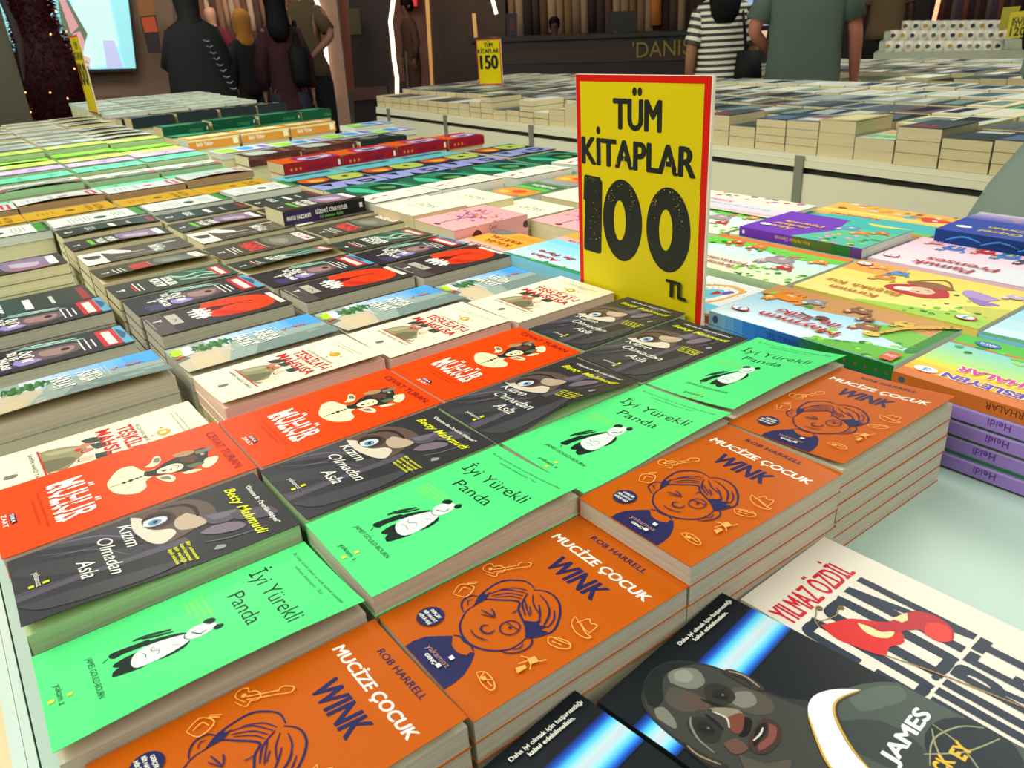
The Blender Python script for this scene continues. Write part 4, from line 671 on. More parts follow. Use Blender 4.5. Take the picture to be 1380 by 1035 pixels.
rows('darkeye', 'dark green paperback with white title', [None, (-2.245, .218, .100, .122, .228, 4, 'bow'), (-2.214, .452, .100, .120, .222, 4, 'low'), (-2.196, .684, .100, .122, .188, 4, 'low')])
# a dark book with violet spine lying on the third stack
vs_ = [R((60, 46, 86), 0, 0, 100, 34), R((30, 32, 36), 100, 0, 215, 34), T(WHT, 'MARIO MAZZANTI', 8, 12, 60, 9, .04), T(WHT, 'GİZEMLİ CİNAYETLER', 80, 16, 84, 9, .04), T((110, 200, 70), 'bir polisiye öykü', 90, 5, 60, 6, .03), R(WHT, 196, 12, 204, 24)]
book('thick_paperback', 'purplet', -1.905, .640, .102+.034, .120, .212, .034, 'low', 0, 'thick dark book with a violet spine lying on the grey figure stack', 'book', spine='x1', sp=vs_)
# far lanes, only the top copy of each stack worth showing
def lane(st, desc, x, w, z, ys, curl='low', t=.02, spine='x0', sp=None, hard=False, name='paperback_book', first=0, pg=None):
    for i, (y, h) in enumerate(ys):
        w_ = '%s copy from the left' % ORD[first+i]
        A = ARTS[st]
        rr = random.Random(int(x*100)*31+i); dz = rr.uniform(-.004, .004); cz = curl if not isinstance(curl, (list, tuple)) else curl[i % len(curl)]
        book(name, st, x+rr.uniform(-.004, .004), y, z+dz, w, h, t, cz, 0, '%s, %s' % (desc, w_), 'book', desc+'s', spine=spine, sp=sp, hard=hard, pg=pg)
        LOWER.box(x+.006, x+w-.006, y+.004, y+h-.004, .0005, z+dz-t-.0005)
RA = [(-.042, .224), (.185, .226), (.425, .224), (.655, .215)]
lane('stripe', 'white paperback with green band', -2.425, .142, .10, [(-.02, .238), (.224, .232), (.462, .222), (.690, .198)])
lane('yellow', 'mustard yellow paperback', -2.60, .15, .094, RA)
lane('label', 'white paperback with red label', -2.765, .140, .112, RA, ['low', 'bow', 'low', 'bow'])
lane('mint', 'bright mint paperback in the thin strip', -2.925, .14, .095, RA)
lane('greystripe', 'white and grey striped paperback', -3.085, .145, .113, [(.03, .165)]+RA[1:], ['low', 'bow', 'low', 'low'])
lane('mint', 'bright mint paperback under the spotlight', -3.24, .14, .125, RA)
lane('lilac', 'lilac paperback', -3.39, .14, .128, RA)
lane('lime', 'lime yellow paperback', -3.54, .14, .130, RA)
lane('grass', 'grass green paperback', -3.70, .14, .130, RA, ['low', 'bow', 'low', 'low'])
lane('lime', 'pale lime paperback with green page edges', -3.86, .14, .150, RA, pg='green')
for i, (z, st, d) in enumerate([(.152, 'bluewave', 'white paperback with blue wave, nearest far lane'), (.152, 'pale', 'cream paperback, tenth lane back'), (.152, 'pale', 'cream paperback, second cream lane'), (.156, 'bluewave', 'white wave paperback, second blue lane'), (.152, 'pale', 'cream paperback, third cream lane'), (.158, 'pale', 'cream paperback, fourth cream lane'), (.156, 'pale', 'cream paperback, fifth cream lane'), (.160, 'pale', 'cream paperback, sixth cream lane'), (.160, 'pale', 'cream paperback, farthest cream lane')]):
    lane(st, d, -4.03-.165*i, .152, z, [(-.05, .225), (.18, .23), (.42, .225), (.652, .222)], ['flat', 'low', 'flat', 'bow'])
RB = [(.905, .215), (1.125, .215), (1.345, .215), (1.565, .215)]
lane('landscape', 'sea green picture paperback', -2.135, .23, .10, [(.895, .215), (1.115, .215), (1.335, .213), (1.552, .212)], sp=None)
lane('karlet', 'night blue paperback with lilac lettering', -2.42, .275, .10, [(.905, .215), (1.125, .215), (1.345, .215), (1.565, .200)])
lane('tealstrip', 'teal edged paperback', -2.575, .14, .09, [(.905, .215), (1.125, .215), (1.345, .215)])
spr = [R((170, 24, 40), 0, 0, 215, 34), [E((206, 150, 60), 26+16*i, 14, 4, 5) for i in range(3)], T((90, 20, 60), 'OKUL GÜNLERİ', 80, 8, 80, 12, .02), R(WHT, 196, 8, 204, 26), R((60, 20, 50), 0, 0, 3, 34)]
lane('redbook', 'red hardcover with pictured spine', -2.725, .15, .128, [(.955, .212), (1.17, .212), (1.386, .212), (1.602, .160)], t=.034, spine='x1', sp=spr, name='hardcover_book')
spb = [R((92, 50, 50), 0, 0, 215, 34), R((120, 90, 70), 0, 24, 60, 34), R((206, 180, 130), 196, 6, 201, 28), T((150, 90, 60), 'TARİH VE ZAMAN', 50, 10, 110, 12)]
lane('brownbook', 'brown hardcover with dark spine', -3.02, .15, .130, [(.94, .213), (1.157, .213)], t=.034, spine='x1', sp=spb, name='hardcover_book')
lane('darkspine', 'black spined book beside the brown hardcovers', -3.02, .15, .128, [(1.385, .205)], t=.034, spine='x1', name='hardcover_book')
lane('brightmix', 'glossy white and blue book in the bright streak', -3.19, .155, .125, [(.90, .213), (1.12, .213), (1.34, .213), (1.556, .18)])
spy = [R((226, 150, 60), 0, 0, 215, 40), R((246, 220, 160), 0, 30, 215, 40), T(WHT, 'Saklı Yüzler', 30, 12, 70, 14, .04), R((250, 240, 200), 184, 6, 206, 32)]
lane('orangespine', 'orange book with pale spine lettering', -3.60, .15, .150, [(.90, .213), (1.12, .213), (1.34, .213)], t=.04, spine='x1', sp=spy, name='thick_paperback')
lane('brightmix', 'bright green and blue book beyond the orange ones', -3.42, .15, .135, [(1.56, .2)])
spg = [R((16, 84, 56), 0, 0, 215, 40), T((70, 140, 100), 'ORMAN', 120, 10, 60, 14, .03), R((200, 220, 200), 200, 14, 206, 28)]
lane('greenspine', 'dark green book with plain spine', -4.12, .16, .165, [(.93, .213), (1.16, .213), (1.39, .213), (1.61, .16)], t=.042, spine='x1', sp=spg, name='thick_paperback')
lane('greenspine', 'dark green book in the second green lane', -3.93, .15, .13, [(.92, .213), (1.15, .213), (1.38, .213)], t=.03)
lane('darkspine', 'charcoal book with dark spine', -4.72, .17, .175, [(.93, .215), (1.16, .215), (1.39, .2), (1.60, .17)], t=.05, spine='x1', name='thick_paperback')
lane('darkspine', 'charcoal book, farther dark lane', -4.95, .17, .16, [(.93, .215), (1.16, .215), (1.39, .2), (1.60, .17)], t=.04, spine='x1', name='thick_paperback')
for i in range(7):
    lane('whiteflat', 'white flat book, %s far white lane' % ORD[i], -5.22-.175*i, .165, .172+.004*i, [(.92, .215), (1.15, .215), (1.38, .2), (1.59, .19)], ['flat', 'low', 'flat', 'flat'])
# white, cream, green cookery and pink books behind the dark paperbacks
spw = [R((236, 236, 226), 0, 0, 215, 44), R((226, 180, 170), 196, 10, 204, 30), T((176, 176, 166), 'ŞİİR', 20, 12, 30, 20), T((176, 176, 166), 'TOPLU ESERLER', 70, 14, 90, 10)]
lane('berry', 'thick white book with red berries', -1.872, .115, .118, [(.862, .195), (1.062, .20), (1.30, .20), (1.515, .20)], t=.044, spine='x1', sp=spw, name='thick_paperback')
def fl(st, desc, x, y, z, w, h, n, where, **k): stack(st, desc, x, y, z, w, h, n, k.pop('curl', 'flat'), where=where, name=k.pop('name', 'paperback_book'), **k)
fl('cream', 'cream poetry book, pages towards the camera', -1.735, .853, .122, .183, .148, 4, 'nearer cream stack', name='thick_paperback')
fl('cream', 'cream poetry book with faint lettering', -1.745, 1.006, .116, .190, .135, 4, 'farther cream stack', name='thick_paperback')
fl('garden', 'green cookery book with food picture', -1.745, 1.148, .100, .145, .205, 4, 'nearer stack')
fl('garden', 'green cookery book with food picture', -1.745, 1.360, .100, .145, .205, 4, 'farther stack')
for i, yy in enumerate((1.035, 1.235, 1.435)): fl('cream', 'pale cream book beside the cookery books', -1.592, yy+.02, .098, .185, .155, 4, '%s such stack' % ORD[i], name='thick_paperback')
sppk = [R((240, 176, 176), 0, 0, 215, 50), loop((90, 50, 70), (40, 14), (60, 8), (70, 22), (56, 30)), T((120, 60, 80), 'Çınar', 90, 24, 22, 10), T((120, 60, 80), 'AĞACI', 90, 10, 30, 8), E((90, 70, 80), 190, 18, 8, 8)]
stack('pinktree', 'pink paperback with a blossoming tree', -1.565, .855, .114, .180, .196, 3, 'flat', where='nearer pink stack', zb=.0, spine='x1', sp=sppk, name='thick_paperback', pg='cream')
stack('pinktree', 'pink paperback with a blossoming tree', -1.395, 1.065, .098, .165, .21, 2, 'flat', where='farther pink stack', spine='x1', sp=sppk, name='thick_paperback')
fl('orangekid', 'orange and pink eagle book', -1.380, .852, .095, .155, .128, 4, 'nearer eagle stack', name='picture_book')
fl('orangekid', 'orange and pink eagle book', -1.222, .987, .098, .165, .125, 4, 'farther eagle stack', name='picture_book')
fl('aslan', 'blue picture book with lion and mouse', -1.205, .848, .103, .27, .135, 5, 'stack left of the sign', spine='y0', name='picture_book')
# children's picture books right of the sign
def lilac_spine(n_, t): return [R((150, 122, 196), 0, 0, 300, t), R((176, 152, 214), 0, t-3, 300, t), T((96, 60, 140), 'ibieH'[::-1] if False else 'Heidi', 98, t*.25, 24, t*.45, .03)]
spm = [G((170, 206, 214), (60, 140, 220), 0, 0, 60, 22, 4, 0), G((50, 130, 214), (40, 90, 170), 60, 0, 150, 22, 4, 0), G((40, 100, 120), (36, 120, 40), 150, 0, 180, 22, 3, 0), R((30, 110, 40), 180, 0, 290, 22), E((60, 90, 120), 12, 10, 5, 6), [E((120, 70, 110), 205+14*i, 8, 1.6, 2.4) for i in range(6)], T((30, 50, 100), 'MAYMUN İLE TİLKİ', 152, 14, 50, 7, rot=PI)]
stack('maymun', 'blue picture book with monkey and fox', -.709, .864, .102, .283, .168, 5, 'flat', where='stack behind the dark paperbacks', spine='y0', sp=spm, name='picture_book', pg='white', lowcol=(34, 80, 130), ind=3)
spm2 = [R((206, 96, 50), 0, 0, 300, 22)]
stack('mapbook', 'white picture book with an orange winding road', -.968+.125, .872, .092, .131, .15, 5, 'flat', where='stack behind the sign', spine='y0', sp=[R((60, 70, 70), 0, 0, 100, 22), R((206, 96, 50), 96, 4, 131, 16)], name='picture_book', lowcol=(70, 130, 170))
stack('kirmizi', 'yellow picture book with a red-hooded girl', -.697, 1.05, .100, .281, .192, 5, 'flat', where='yellow stack', spine='y0', name='picture_book')
stack('pamuk', 'pink picture book with dwarfs', -.697, 1.262, .100, .281, .182, 5, 'flat', where='pink stack', spine='y0', name='picture_book')
stack('bremen', 'green picture book with farm animals', -.985, 1.036, .100, .281, .195, 5, 'flat', where='stack right of the sign', spine='y0', name='picture_book')
stack('bremen', 'green picture book with farm animals', -.985, 1.25, .098, .281, .195, 5, 'flat', where='stack under the purple book', spine='y0', name='picture_book')
spa = [R((110, 56, 186), 0, 0, 130, 22), R((84, 110, 50), 120, 0, 200, 22), R((40, 120, 50), 200, 0, 262, 22), R((100, 60, 130), 236, 0, 262, 22), T((230, 190, 50), 'Alice Harikalar Diyarında', 158, 13, 76, 7, .0, rot=PI), E(WHT, 10, 9, 3, 4)]
book('picture_book', 'alice', -.960, 1.248, .116, .258, .168, .0178, 'flat', 0, 'purple picture book with yellow title, alone on the green stack', 'book', spine='y0', sp=spa, pg='white')
stack('rapunzel', 'yellow-orange picture book at the table edge', -.975, 1.452, .098, .285, .17, 5, 'flat', where='stack nearest the far edge', spine='y0', name='picture_book')
stack('rapunzel', 'orange picture book with a blue bird', -.69, 1.452, .092, .27, .19, 4, 'flat', where='stack behind the pink one', spine='y0', name='picture_book')
book('picture_book', 'sind', -1.262, 1.378, .110, .30, .132, .006, 'flat', 0, 'thin white colouring book lying over the rear green stack', 'book', spine='y0', pg='white')
fl('bremen', 'green picture book with farm animals', -1.27, 1.22, .1, .28, .20, 5, 'stack hidden behind the sign', name='picture_book')
LOWER.box(-1.25, -1.0, 1.425, 1.50, .0005, .1035)
spc = [G((24, 60, 130), (14, 40, 90), 0, 0, 290, 26, 4, 0), [S((60, 140, 220), 3, (20+60*i, 6), (50+60*i, 16), (80+60*i, 10)) for i in range(4)], T((20, 30, 60), 'Güzel ve Çirkin', 110, 8, 80, 9)]
stack('gch', 'dark blue picture book with yellow title', -.668, 1.425, .124, .27, .168, 1, 'flat', where='orange stack at the back', zb=.1005, spine='y0', sp=spc, name='picture_book', lowcol=(20, 60, 120))
spe = [R((196, 104, 40), 0, 0, 148, 22), R((70, 120, 70), 148, 0, 290, 22), E((70, 90, 110), 12, 9, 4, 4), T((90, 30, 30), 'BESLEYEN EJDERHALAR', 214, 14, 108, 8, .0, rot=PI)]
book('picture_book', 'besleyen', -.421, .852, .1005, .285, .17, .0165, 'flat', 0, 'orange-edged picture book with dragons, on top of the lilac spines', 'book', spine='y0', sp=spe, pg='white')
for i in range(4):
    z = .0838-i*.0209; t_ = .0175
    book('picture_book', 'lilac', -.358+.003*(i % 2), .852+.002*(i % 3), z, .29, .18, t_, 'flat', 0, 'lilac spined story book, %s from the top under the dragon book' % ORD[i], 'book', 'lilac spined story books', show=False, spine='y0', hard=True, sp=[R((150, 122, 196), 0, 0, 290, 30), R((178, 156, 216), 0, t_*1000-3, 290, 30), T((90, 54, 134), 'Heidi', (73, 71, 63, 66)[i], 13, 24, 8, .02, rot=PI)], pg='green', col=(128, 104, 176))
    book('picture_book', 'landscape', -.356+.003*(i % 2), .855, z-t_, .285, .17, .0033, 'flat', 0, 'thin green activity book, %s of those between the lilac spines' % ORD[i], 'book', 'thin green activity books', show=False, spine='y0', pg='white', col=((40, 120, 60) if i % 2 == 0 else (70, 84, 56)))
LOWER.box(-.416, -.362, .870, 1.015, .0005, .0838)
stack('aslan', 'pale blue picture book with a giraffe', -.409, 1.036, .100, .27, .20, 5, 'flat', where='right frame edge', spine='y0', name='picture_book')
# essay book and the two basketball biographies, foreground right
stack('cret', 'cream book with tall dark letters and red flag', -.3268, .4585, .036, .130, .235, 1, 'flat', where='the empty table end', rot=0, zb=.019) if False else None
def turned(name, st, ox, oy, ang, z, w, h, t, lab, zb=0, group=None, n=1):
    """cover whose text runs towards +Y: (ox, oy) is its top-left corner as read"""
    a = math.radians(ang); U = Vector((math.cos(a), math.sin(a))); V = Vector((-math.sin(a), math.cos(a))); p = Vector((ox, oy))-V*h
    for i in range(n):
        book(name, st, p.x, p.y, z-i*t, w, h, t, 'flat', a, lab if i == 0 else lab.split(',')[0]+', %s copy down, %s' % (ORD[i], lab.split(',')[1].strip()), 'book', group, show=(i == 0))
turned('paperback_book', 'cret', -.3268, .4590, 92, .036, .130, .235, .018, 'cream paperback with tall navy title and red flag, foreground right', n=2, group='cream essay paperbacks')
turned('paperback_book', 'hoops', -.3134, .2792, 96.5, .050, .161, .240, .0245, 'dark paperback with a basketball player portrait, nearer the white tabletop', n=2, group='basketball biographies')
turned('paperback_book', 'hoops', -.3125+.0, .1130, 96.5, .0505, .161, .240, .0245, 'dark paperback with a basketball player portrait, cut by the lower frame edge', n=2, group='basketball biographies')
# ------------------------------------------------------------------ books on the far tables
PAL = [(214, 226, 210), (40, 58, 66), (120, 130, 130), (60, 90, 84), (196, 206, 196), (90, 84, 78), (230, 230, 214), (52, 66, 84), (180, 150, 130), (90, 170, 120), (160, 60, 60), (206, 196, 150), (24, 34, 40), (140, 160, 170)]
def far_books(tbl, z, cols, depth_rows, seed, single, desc, front_kind='paperback_book'):
    r = random.Random(seed); more = MB(); edges = MB()
    X = tbl.matrix_world if False else None
    M = Matrix.Translation(tbl.location) @ Matrix.Rotation(tbl.rotation_euler[2], 4, 'Z')
    def wpos(x, y): return M @ Vector((x-tbl.location.x, y, 0))
    ci = 0
    for (x0, w, zt, n, col) in cols:
        p = wpos(x0, .012); t = (zt-z)/n
        if single and x0 > single:
            for i in range(n):
                ci_ = ORD[min(ci, 19)]
                st_ = r.choice(['darkspine', 'greyst2', 'whiteflat', 'karlet'])if False else 'farplain%d' % (ci % 6)
                book('paperback_book', st_, p.x, p.y, zt-i*t, w-.004, .205, t, 'low' if i == 0 else 'flat', tbl.rotation_euler[2], '%s, %s down, %s front stack from the right' % (desc, ORD[i], ci_), 'book', desc+'s', show=(i == 0), pg='tan')
            ci += 1
        else:
            for i in range(n):
                zz = zt-i*t; c = col if i == 0 else r.choice(PAL)
                q = [wpos(x0+r.uniform(0, .003), .012+r.uniform(0, .004)), wpos(x0+w-.006, .012), wpos(x0+w-.006, .215), wpos(x0, .215)]
                edges.prism([(a.x, a.y) for a in q], zz-t+.0016, zz-.0016); more.prism([(a.x, a.y) for a in q], zz-.0015, zz, c)
    for j in range(1, depth_rows):
        for (x0, w, zt, n, col) in cols:
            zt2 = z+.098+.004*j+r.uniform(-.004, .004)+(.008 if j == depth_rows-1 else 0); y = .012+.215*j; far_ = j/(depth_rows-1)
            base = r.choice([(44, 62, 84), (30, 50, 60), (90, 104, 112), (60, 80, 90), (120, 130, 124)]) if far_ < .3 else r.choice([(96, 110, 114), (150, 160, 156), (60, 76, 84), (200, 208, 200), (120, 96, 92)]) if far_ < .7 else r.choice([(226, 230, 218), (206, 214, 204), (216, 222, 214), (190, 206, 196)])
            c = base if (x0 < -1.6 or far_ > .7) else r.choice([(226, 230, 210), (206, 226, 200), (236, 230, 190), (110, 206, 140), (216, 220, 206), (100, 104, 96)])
            q = [wpos(x0+r.uniform(0, .006), y), wpos(x0+w-.006, y), wpos(x0+w-.008, y+.205), wpos(x0, y+.205)]
            more.prism([(a.x, a.y) for a in q], zt2-.0015, zt2+.0, c); edges.prism([(a.x, a.y) for a in q], z+.0005, zt2-.0016)
            q2 = [wpos(x0+w*r.uniform(.05, .3), y+.03), wpos(x0+w*r.uniform(.5, .9), y+.03), wpos(x0+w*r.uniform(.5, .9), y+.18), wpos(x0+w*r.uniform(.05, .3), y+.18)]
            more.prism([(a.x, a.y) for a in q2], zt2+.0002, zt2+.0006, r.choice([(226, 230, 220), (60, 80, 100), (170, 178, 176), (206, 212, 200), (90, 104, 112), (30, 44, 56), (120, 150, 140)]))
    a = more.mesh('covers'); a.materials.append(M_PRINT); rootm = edges.mesh('book_stacks'); rootm.materials.append(PG['tan'])
    o = link('book_stacks', rootm); tag(o, desc.replace('paperback', 'book')+'s stacked beyond those counted one by one', 'books', kind='stuff'); link('covers', a, None, o); return o
for i, (c, ops) in enumerate([((60, 74, 96), [R((90, 120, 150), 10, 20, 110, 120)]), ((50, 66, 72), [R((196, 206, 200), 20, 150, 110, 190)]), ((70, 84, 92), [R((150, 60, 60), 20, 30, 90, 80)]), ((206, 214, 206), [R((110, 200, 130), 10, 30, 120, 90), R((230, 170, 90), 20, 120, 60, 180)]), ((186, 178, 130), [R((230, 220, 170), 20, 30, 110, 180)]), ((120, 140, 146), [R((226, 226, 220), 20, 30, 110, 90), R((180, 50, 60), 20, 120, 110, 150)])]):
    style('farplain%d' % i, 135, 215, c, ops, 'tan', cuts=False)
cols2 = [(-1.05-.155, .155, .112, 3, None), (-1.205-.15, .15, .135, 3, None), (-1.355-.145, .145, .092, 2, None), (-1.50-.145, .145, .14, 3, None), (-1.645-.14, .14, .130, 4, None), (-1.785-.14, .14, .128, 4, None), (-1.925-.13, .13, .096, 2, None), (-2.055-.14, .14, .13, 2, None), (-.93-.12, .118, .118, 3, None)]
rx = random.Random(21); x = -2.195
while x > -5.38:
    wd = rx.uniform(.128, .142); x -= wd; nlev = rx.choice([2, 2, 3, 3, 4]) if x > -4.2 else 2
    cols2.append((x, wd, .018+.027*nlev+(.02 if x < -4.2 else rx.uniform(0, .01)), nlev, rx.choice(PAL)))
cols2.sort(key=lambda c: -c[0]); far_books(t2, .018, cols2, 6, 5, -3.35, 'plain edged paperback on the second table')
cols3 = []; x = -.64
while x > -4.2:
    wd = rx.uniform(.135, .15); x -= wd; cols3.append((x, wd, .09+rx.uniform(-.01, .012), 1 if x > -2.2 else 2, rx.choice(PAL)))
far_books(t3, .0, cols3, 5, 9, None, 'small book on the farthest table')
o = LOWER.build('book_stacks', PG['cream']); tag(o, 'lower copies of the far stacks, seen only as page edges', 'books', kind='stuff')
# ------------------------------------------------------------------ price signs
YEL = (214, 196, 14); RDB = (206, 30, 14); INK = (38, 42, 36)
def sign_art(big, num, unit=True):
    r = random.Random(3)
    o = [R(RDB, 0, 0, 266, 426), R(YEL, 10, 9, 254, 416), TB(INK, 'TUM', 84.5, 352, 94, 41, 2.4), E(INK, 127, 404, 4.6, 6), E(INK, 137.5, 404, 4.6, 6), TB(INK, 'KITAPLAR', 13, 296, 230, 39, 2.4), E(INK, 50, 347, 4.2, 6)]
    if num == '100':
        o += [P(INK, (16, 276), (20, 278), (52, 277), (58, 270), (54, 158), (48, 155), (14, 156), (12, 160), (17, 237), (13, 239)),
              P(INK, *[(102+43*math.cos(a*PI/18), 216+63*math.sin(a*PI/18)) for a in range(36)]), P(YEL, *[(97+13*math.cos(a*PI/18), 216+31*math.sin(a*PI/18)) for a in range(36)]),
              P(INK, *[(197+43*math.cos(a*PI/18), 216+62*math.sin(a*PI/18)) for a in range(36)]), P(YEL, *[(193+13*math.cos(a*PI/18), 216+30*math.sin(a*PI/18)) for a in range(36)])]
        for (cx, cy, sx, sy, n) in ((40, 200, 6, 22, 26), (80, 252, 5, 10, 14), (124, 248, 4, 14, 14), (172, 250, 5, 10, 14), (218, 246, 5, 14, 16), (32, 272, 12, 2, 10), (110, 272, 14, 2, 8), (200, 272, 16, 2, 10)):
            for i in range(n): x, y = r.gauss(cx, sx), r.gauss(cy, sy); q = r.uniform(.3, .9); o.append(P((196, 184, 60), (x-q, y), (x, y-q*1.3), (x+q, y+.3), (x, y+q)))
        for x in (92, 107, 124, 190, 202, 212): o.append(P((196, 184, 60), (x, 300), (x+1.6, 318-(x % 7)), (x+2.4, 300)))
    else: o += [TB(INK, num, 34, 150, 190, 124, 8)]
    if unit: o += [TB(INK, 'TL', 199, 119, 38, 25, 1.8)]
    return o
def sign(name, label, x, y, z, w, h, rz, art, dim=None):
    t = empty(name, (x, y, z), rz); tag(t, label, 'sign')
    MB().box(0, w, 0, .005, 0, h).build('panel', mat('white_foam_board', (236, 226, 210), .6), t)
    me = art_mesh('sign_print', art, 266, 426, False, .02); n = len(me.vertices); buf = [0.0]*(3*n); me.vertices.foreach_get('co', buf)
    for i in range(n):
        a, b, e = buf[3*i:3*i+3]; buf[3*i:3*i+3] = (a/266*(w-.002)+.0002, -e*.001-.0002, b/426*h)
    me.vertices.foreach_set('co', buf); me.update(); me.materials.append(M_PRINT); link('sign_print', me, None, t)
    return t
sign('price_sign', 'large yellow price sign with red border reading 100 TL, standing among the books', -.965, .8375, .0005, .266, .426, 0, sign_art(1, '100'))
def eye_ray(px, py):
    return fw*F_PX+rt*(px-690)+up*(517.5-py)
def on_height(px, py, z):
    d = eye_ray(px, py); return Vector((0, 0, H))+d*((z-H)/d.z)
def at_dist(px, py, dist):
    d = eye_ray(px, py); return Vector((0, 0, H))+d*(dist/math.hypot(d.x, d.y))
# bulky price signs farther away
p = on_height(646, 117, .125); sign('price_sign', 'small yellow sign with orange border reading 150 on the second table', p.x, p.y, .1385, .19, .285, .42, sign_art(0, '150', False))
sign('price_sign', 'yellow sign seen almost edge-on at the far left of the book table', -5.50, .905, .173, .27, .42, .0, sign_art(0, '100', False))
# ------------------------------------------------------------------ background, each piece on a vertical plane of its own facing the aisle
class Plane:
    def __init__(s, u, d, name=None, label=None, cat=None, group=None, kind=None, yaw=0):
        c = at_dist(u, 60, d); s.c = Vector((c.x, c.y, 0)); f = Vector((c.x, c.y, 0)).normalized()
        ang = math.atan2(f.y, f.x)-PI/2+yaw; s.a = ang; s.r = Vector((math.cos(ang), math.sin(ang), 0)); s.n = Vector((-math.sin(ang), math.cos(ang), 0))
        s.root = None
        if name: s.root = empty(name, (s.c.x, s.c.y, FLOOR), ang); tag(s.root, label, cat, group, kind)
    def L(s, px, py):
        d = eye_ray(px, py); o = Vector((0, 0, H)); t = (s.c-o).dot(s.n)/d.dot(s.n); q = o+d*t; return ((q-s.c).dot(s.r), q.z-FLOOR)
    def board(s, name, pts, mats, y0=0, t=.05, floor=False, root=None, c=None, **k):
        q = [s.L(*p) for p in pts]
        if floor: q = [(x, (0 if z_ < floor else z_)) for x, z_ in q]
        b = MB(); n = len(q); b.v = [(x, y0, z) for x, z in q]+[(x, y0+t, z) for x, z in q]
        b.f = [list(range(n)), [2*n-1-i for i in range(n)]]+[[i, n+i, n+(i+1) % n, (i+1) % n] for i in range(n)]; b.c = [c]*len(b.f)
        return b.build(name, mats, s.root if root is None else root, **k)
    def tube(s, name, pts, r, mats, y=0, root=None):
        q = [s.L(*p) for p in pts]; return MB().tube([(x, y, z) for x, z in q], r, 8).build(name, mats, s.root if root is None else root)
LED = mat('warm_white_light_strip', (255, 230, 205), .5, emit=(255, 226, 196), strength=2.2)
GOLD = mat('brass_post', (226, 176, 100), .35, emit=(210, 150, 80), strength=.35)  # a weak glow is put into the brass itself
DKW = mat('dark_wall_panel', (46, 34, 36), .6, noise=.2, nscale=2); DKW2 = mat('dark_brown_wall_panel', (66, 52, 42), .6, noise=.2, nscale=2)
BEI = mat('beige_wall_plaster', (142, 122, 102), .7, noise=.12, nscale=1.5)
w1 = Plane(120, 14.5, 'wall_left', kind='structure')
w1.board('wall_panel', [(-120, -160), (236, -160), (252, 150), (-60, 150)], BEI, t=.2, floor=.8)
w1.board('ledge', [(40, 133), (236, 128), (238, 140), (40, 146)], mat('pinkish_stone_ledge', (150, 108, 92), .5), y0=-.5, t=.5)
scr = Plane(120, 14.2, 'video_screen', 'large lit screen with a pale blue advertisement on the left wall', 'screen')
scr.board('screen_frame', [(-60, -120), (166, -120), (187, 96), (-20, 101)], mat('black_screen_frame', (16, 16, 18), .5), t=.1)
for nm, c, pts, yy in (('picture', (150, 226, 236), [(-55, -110), (160, -110), (183, 92), (-16, 97)], -.02), ('picture', (196, 240, 236), [(80, -100), (126, -100), (160, 60), (140, 90), (112, 92)], -.03), ('picture', (186, 196, 236), [(138, 54), (154, 54), (166, 91), (144, 92)], -.04),
                    ('picture', (90, 110, 84), [(78, 0), (92, 0), (118, 46), (110, 72), (96, 80), (84, 40)], -.05), ('picture', (206, 150, 160), [(80, 0), (88, 0), (106, 36), (96, 46)], -.06), ('picture', (214, 150, 158), [(98, 46), (108, 42), (114, 56), (110, 92), (102, 93), (100, 66)], -.07), ('picture', (214, 186, 180), [(112, 74), (122, 78), (120, 93), (112, 93)], -.08), ('picture', (190, 220, 224), [(8, 0), (26, 0), (24, 40), (14, 30)], -.05)):
    scr.board(nm, pts, M_SCREEN, y0=yy, t=.008, c=c)
ps = Plane(202, 13.9, 'shop_poster', 'orange and dark poster left of the woman in black', 'poster')
ps.board('poster_sheet', [(188, 22), (210, 20), (218, 72), (200, 72)], mat('dark_poster', (40, 32, 40), .6), t=.03); ps.board('orange_field', [(190, 24), (208, 22), (213, 43), (195, 44)], mat('orange_poster', (206, 88, 36), .6), y0=-.01, t=.008)
ps.board('hanging_rail', [(184, 0), (206, 0), (208, 20), (189, 22)], mat('tan_curtain', (160, 112, 70), .8), y0=0, t=.04)
# clothes shop behind the walkers
s1 = Plane(320, 14.5, 'wall_shop', kind='structure'); s1.board('wall_panel', [(225, -140), (430, -140), (455, 150), (236, 150)], mat('warm_shop_wall', (120, 88, 70), .7, noise=.15, nscale=2), t=.2, floor=.8)
s1.board('floor_platform', [(300, 118), (440, 112), (455, 150), (300, 160)], mat('shop_floor_brown', (130, 86, 64), .4), y0=-1.2, t=1.1, floor=.6)
rail = Plane(320, 13.6, 'clothes_rail', 'clothes rail behind the walking people on the left', 'rail')
rail.tube('rail_bar', [(262, 15), (330, 9), (392, 4)], .02, mat('black_rail', (30, 26, 24), .5)); rail.tube('post', [(262, 15), (272, 120)], .02, mat('black_rail')); rail.tube('post', [(392, 4), (404, 118)], .02, mat('black_rail'))
HC = [(196, 170, 146), (170, 132, 104), (120, 84, 60), (206, 184, 160), (90, 66, 56), (150, 110, 90), (186, 150, 120)]
def garment(pl, name, label, px, py, py2, wpx, col, group, y=-.06):
    x, z = pl.L(px, py); x2, z2 = pl.L(px+2, py2); wd = wpx*.0115
    o = MB().loft([(x, y, z2, wd*.5, .05), (x, y, (z+z2)/2, wd*.46, .05), (x, y, z-.12, wd*.5, .045), (x, y, z-.05, wd*.42, .03), (x, y, z, wd*.1, .012)][::1], 10).build(name, mat('cloth_%d_%d_%d' % col, col, .9), None, (pl.root.location), pl.a, smooth=True)
    return tag(o, label, 'clothes', group)
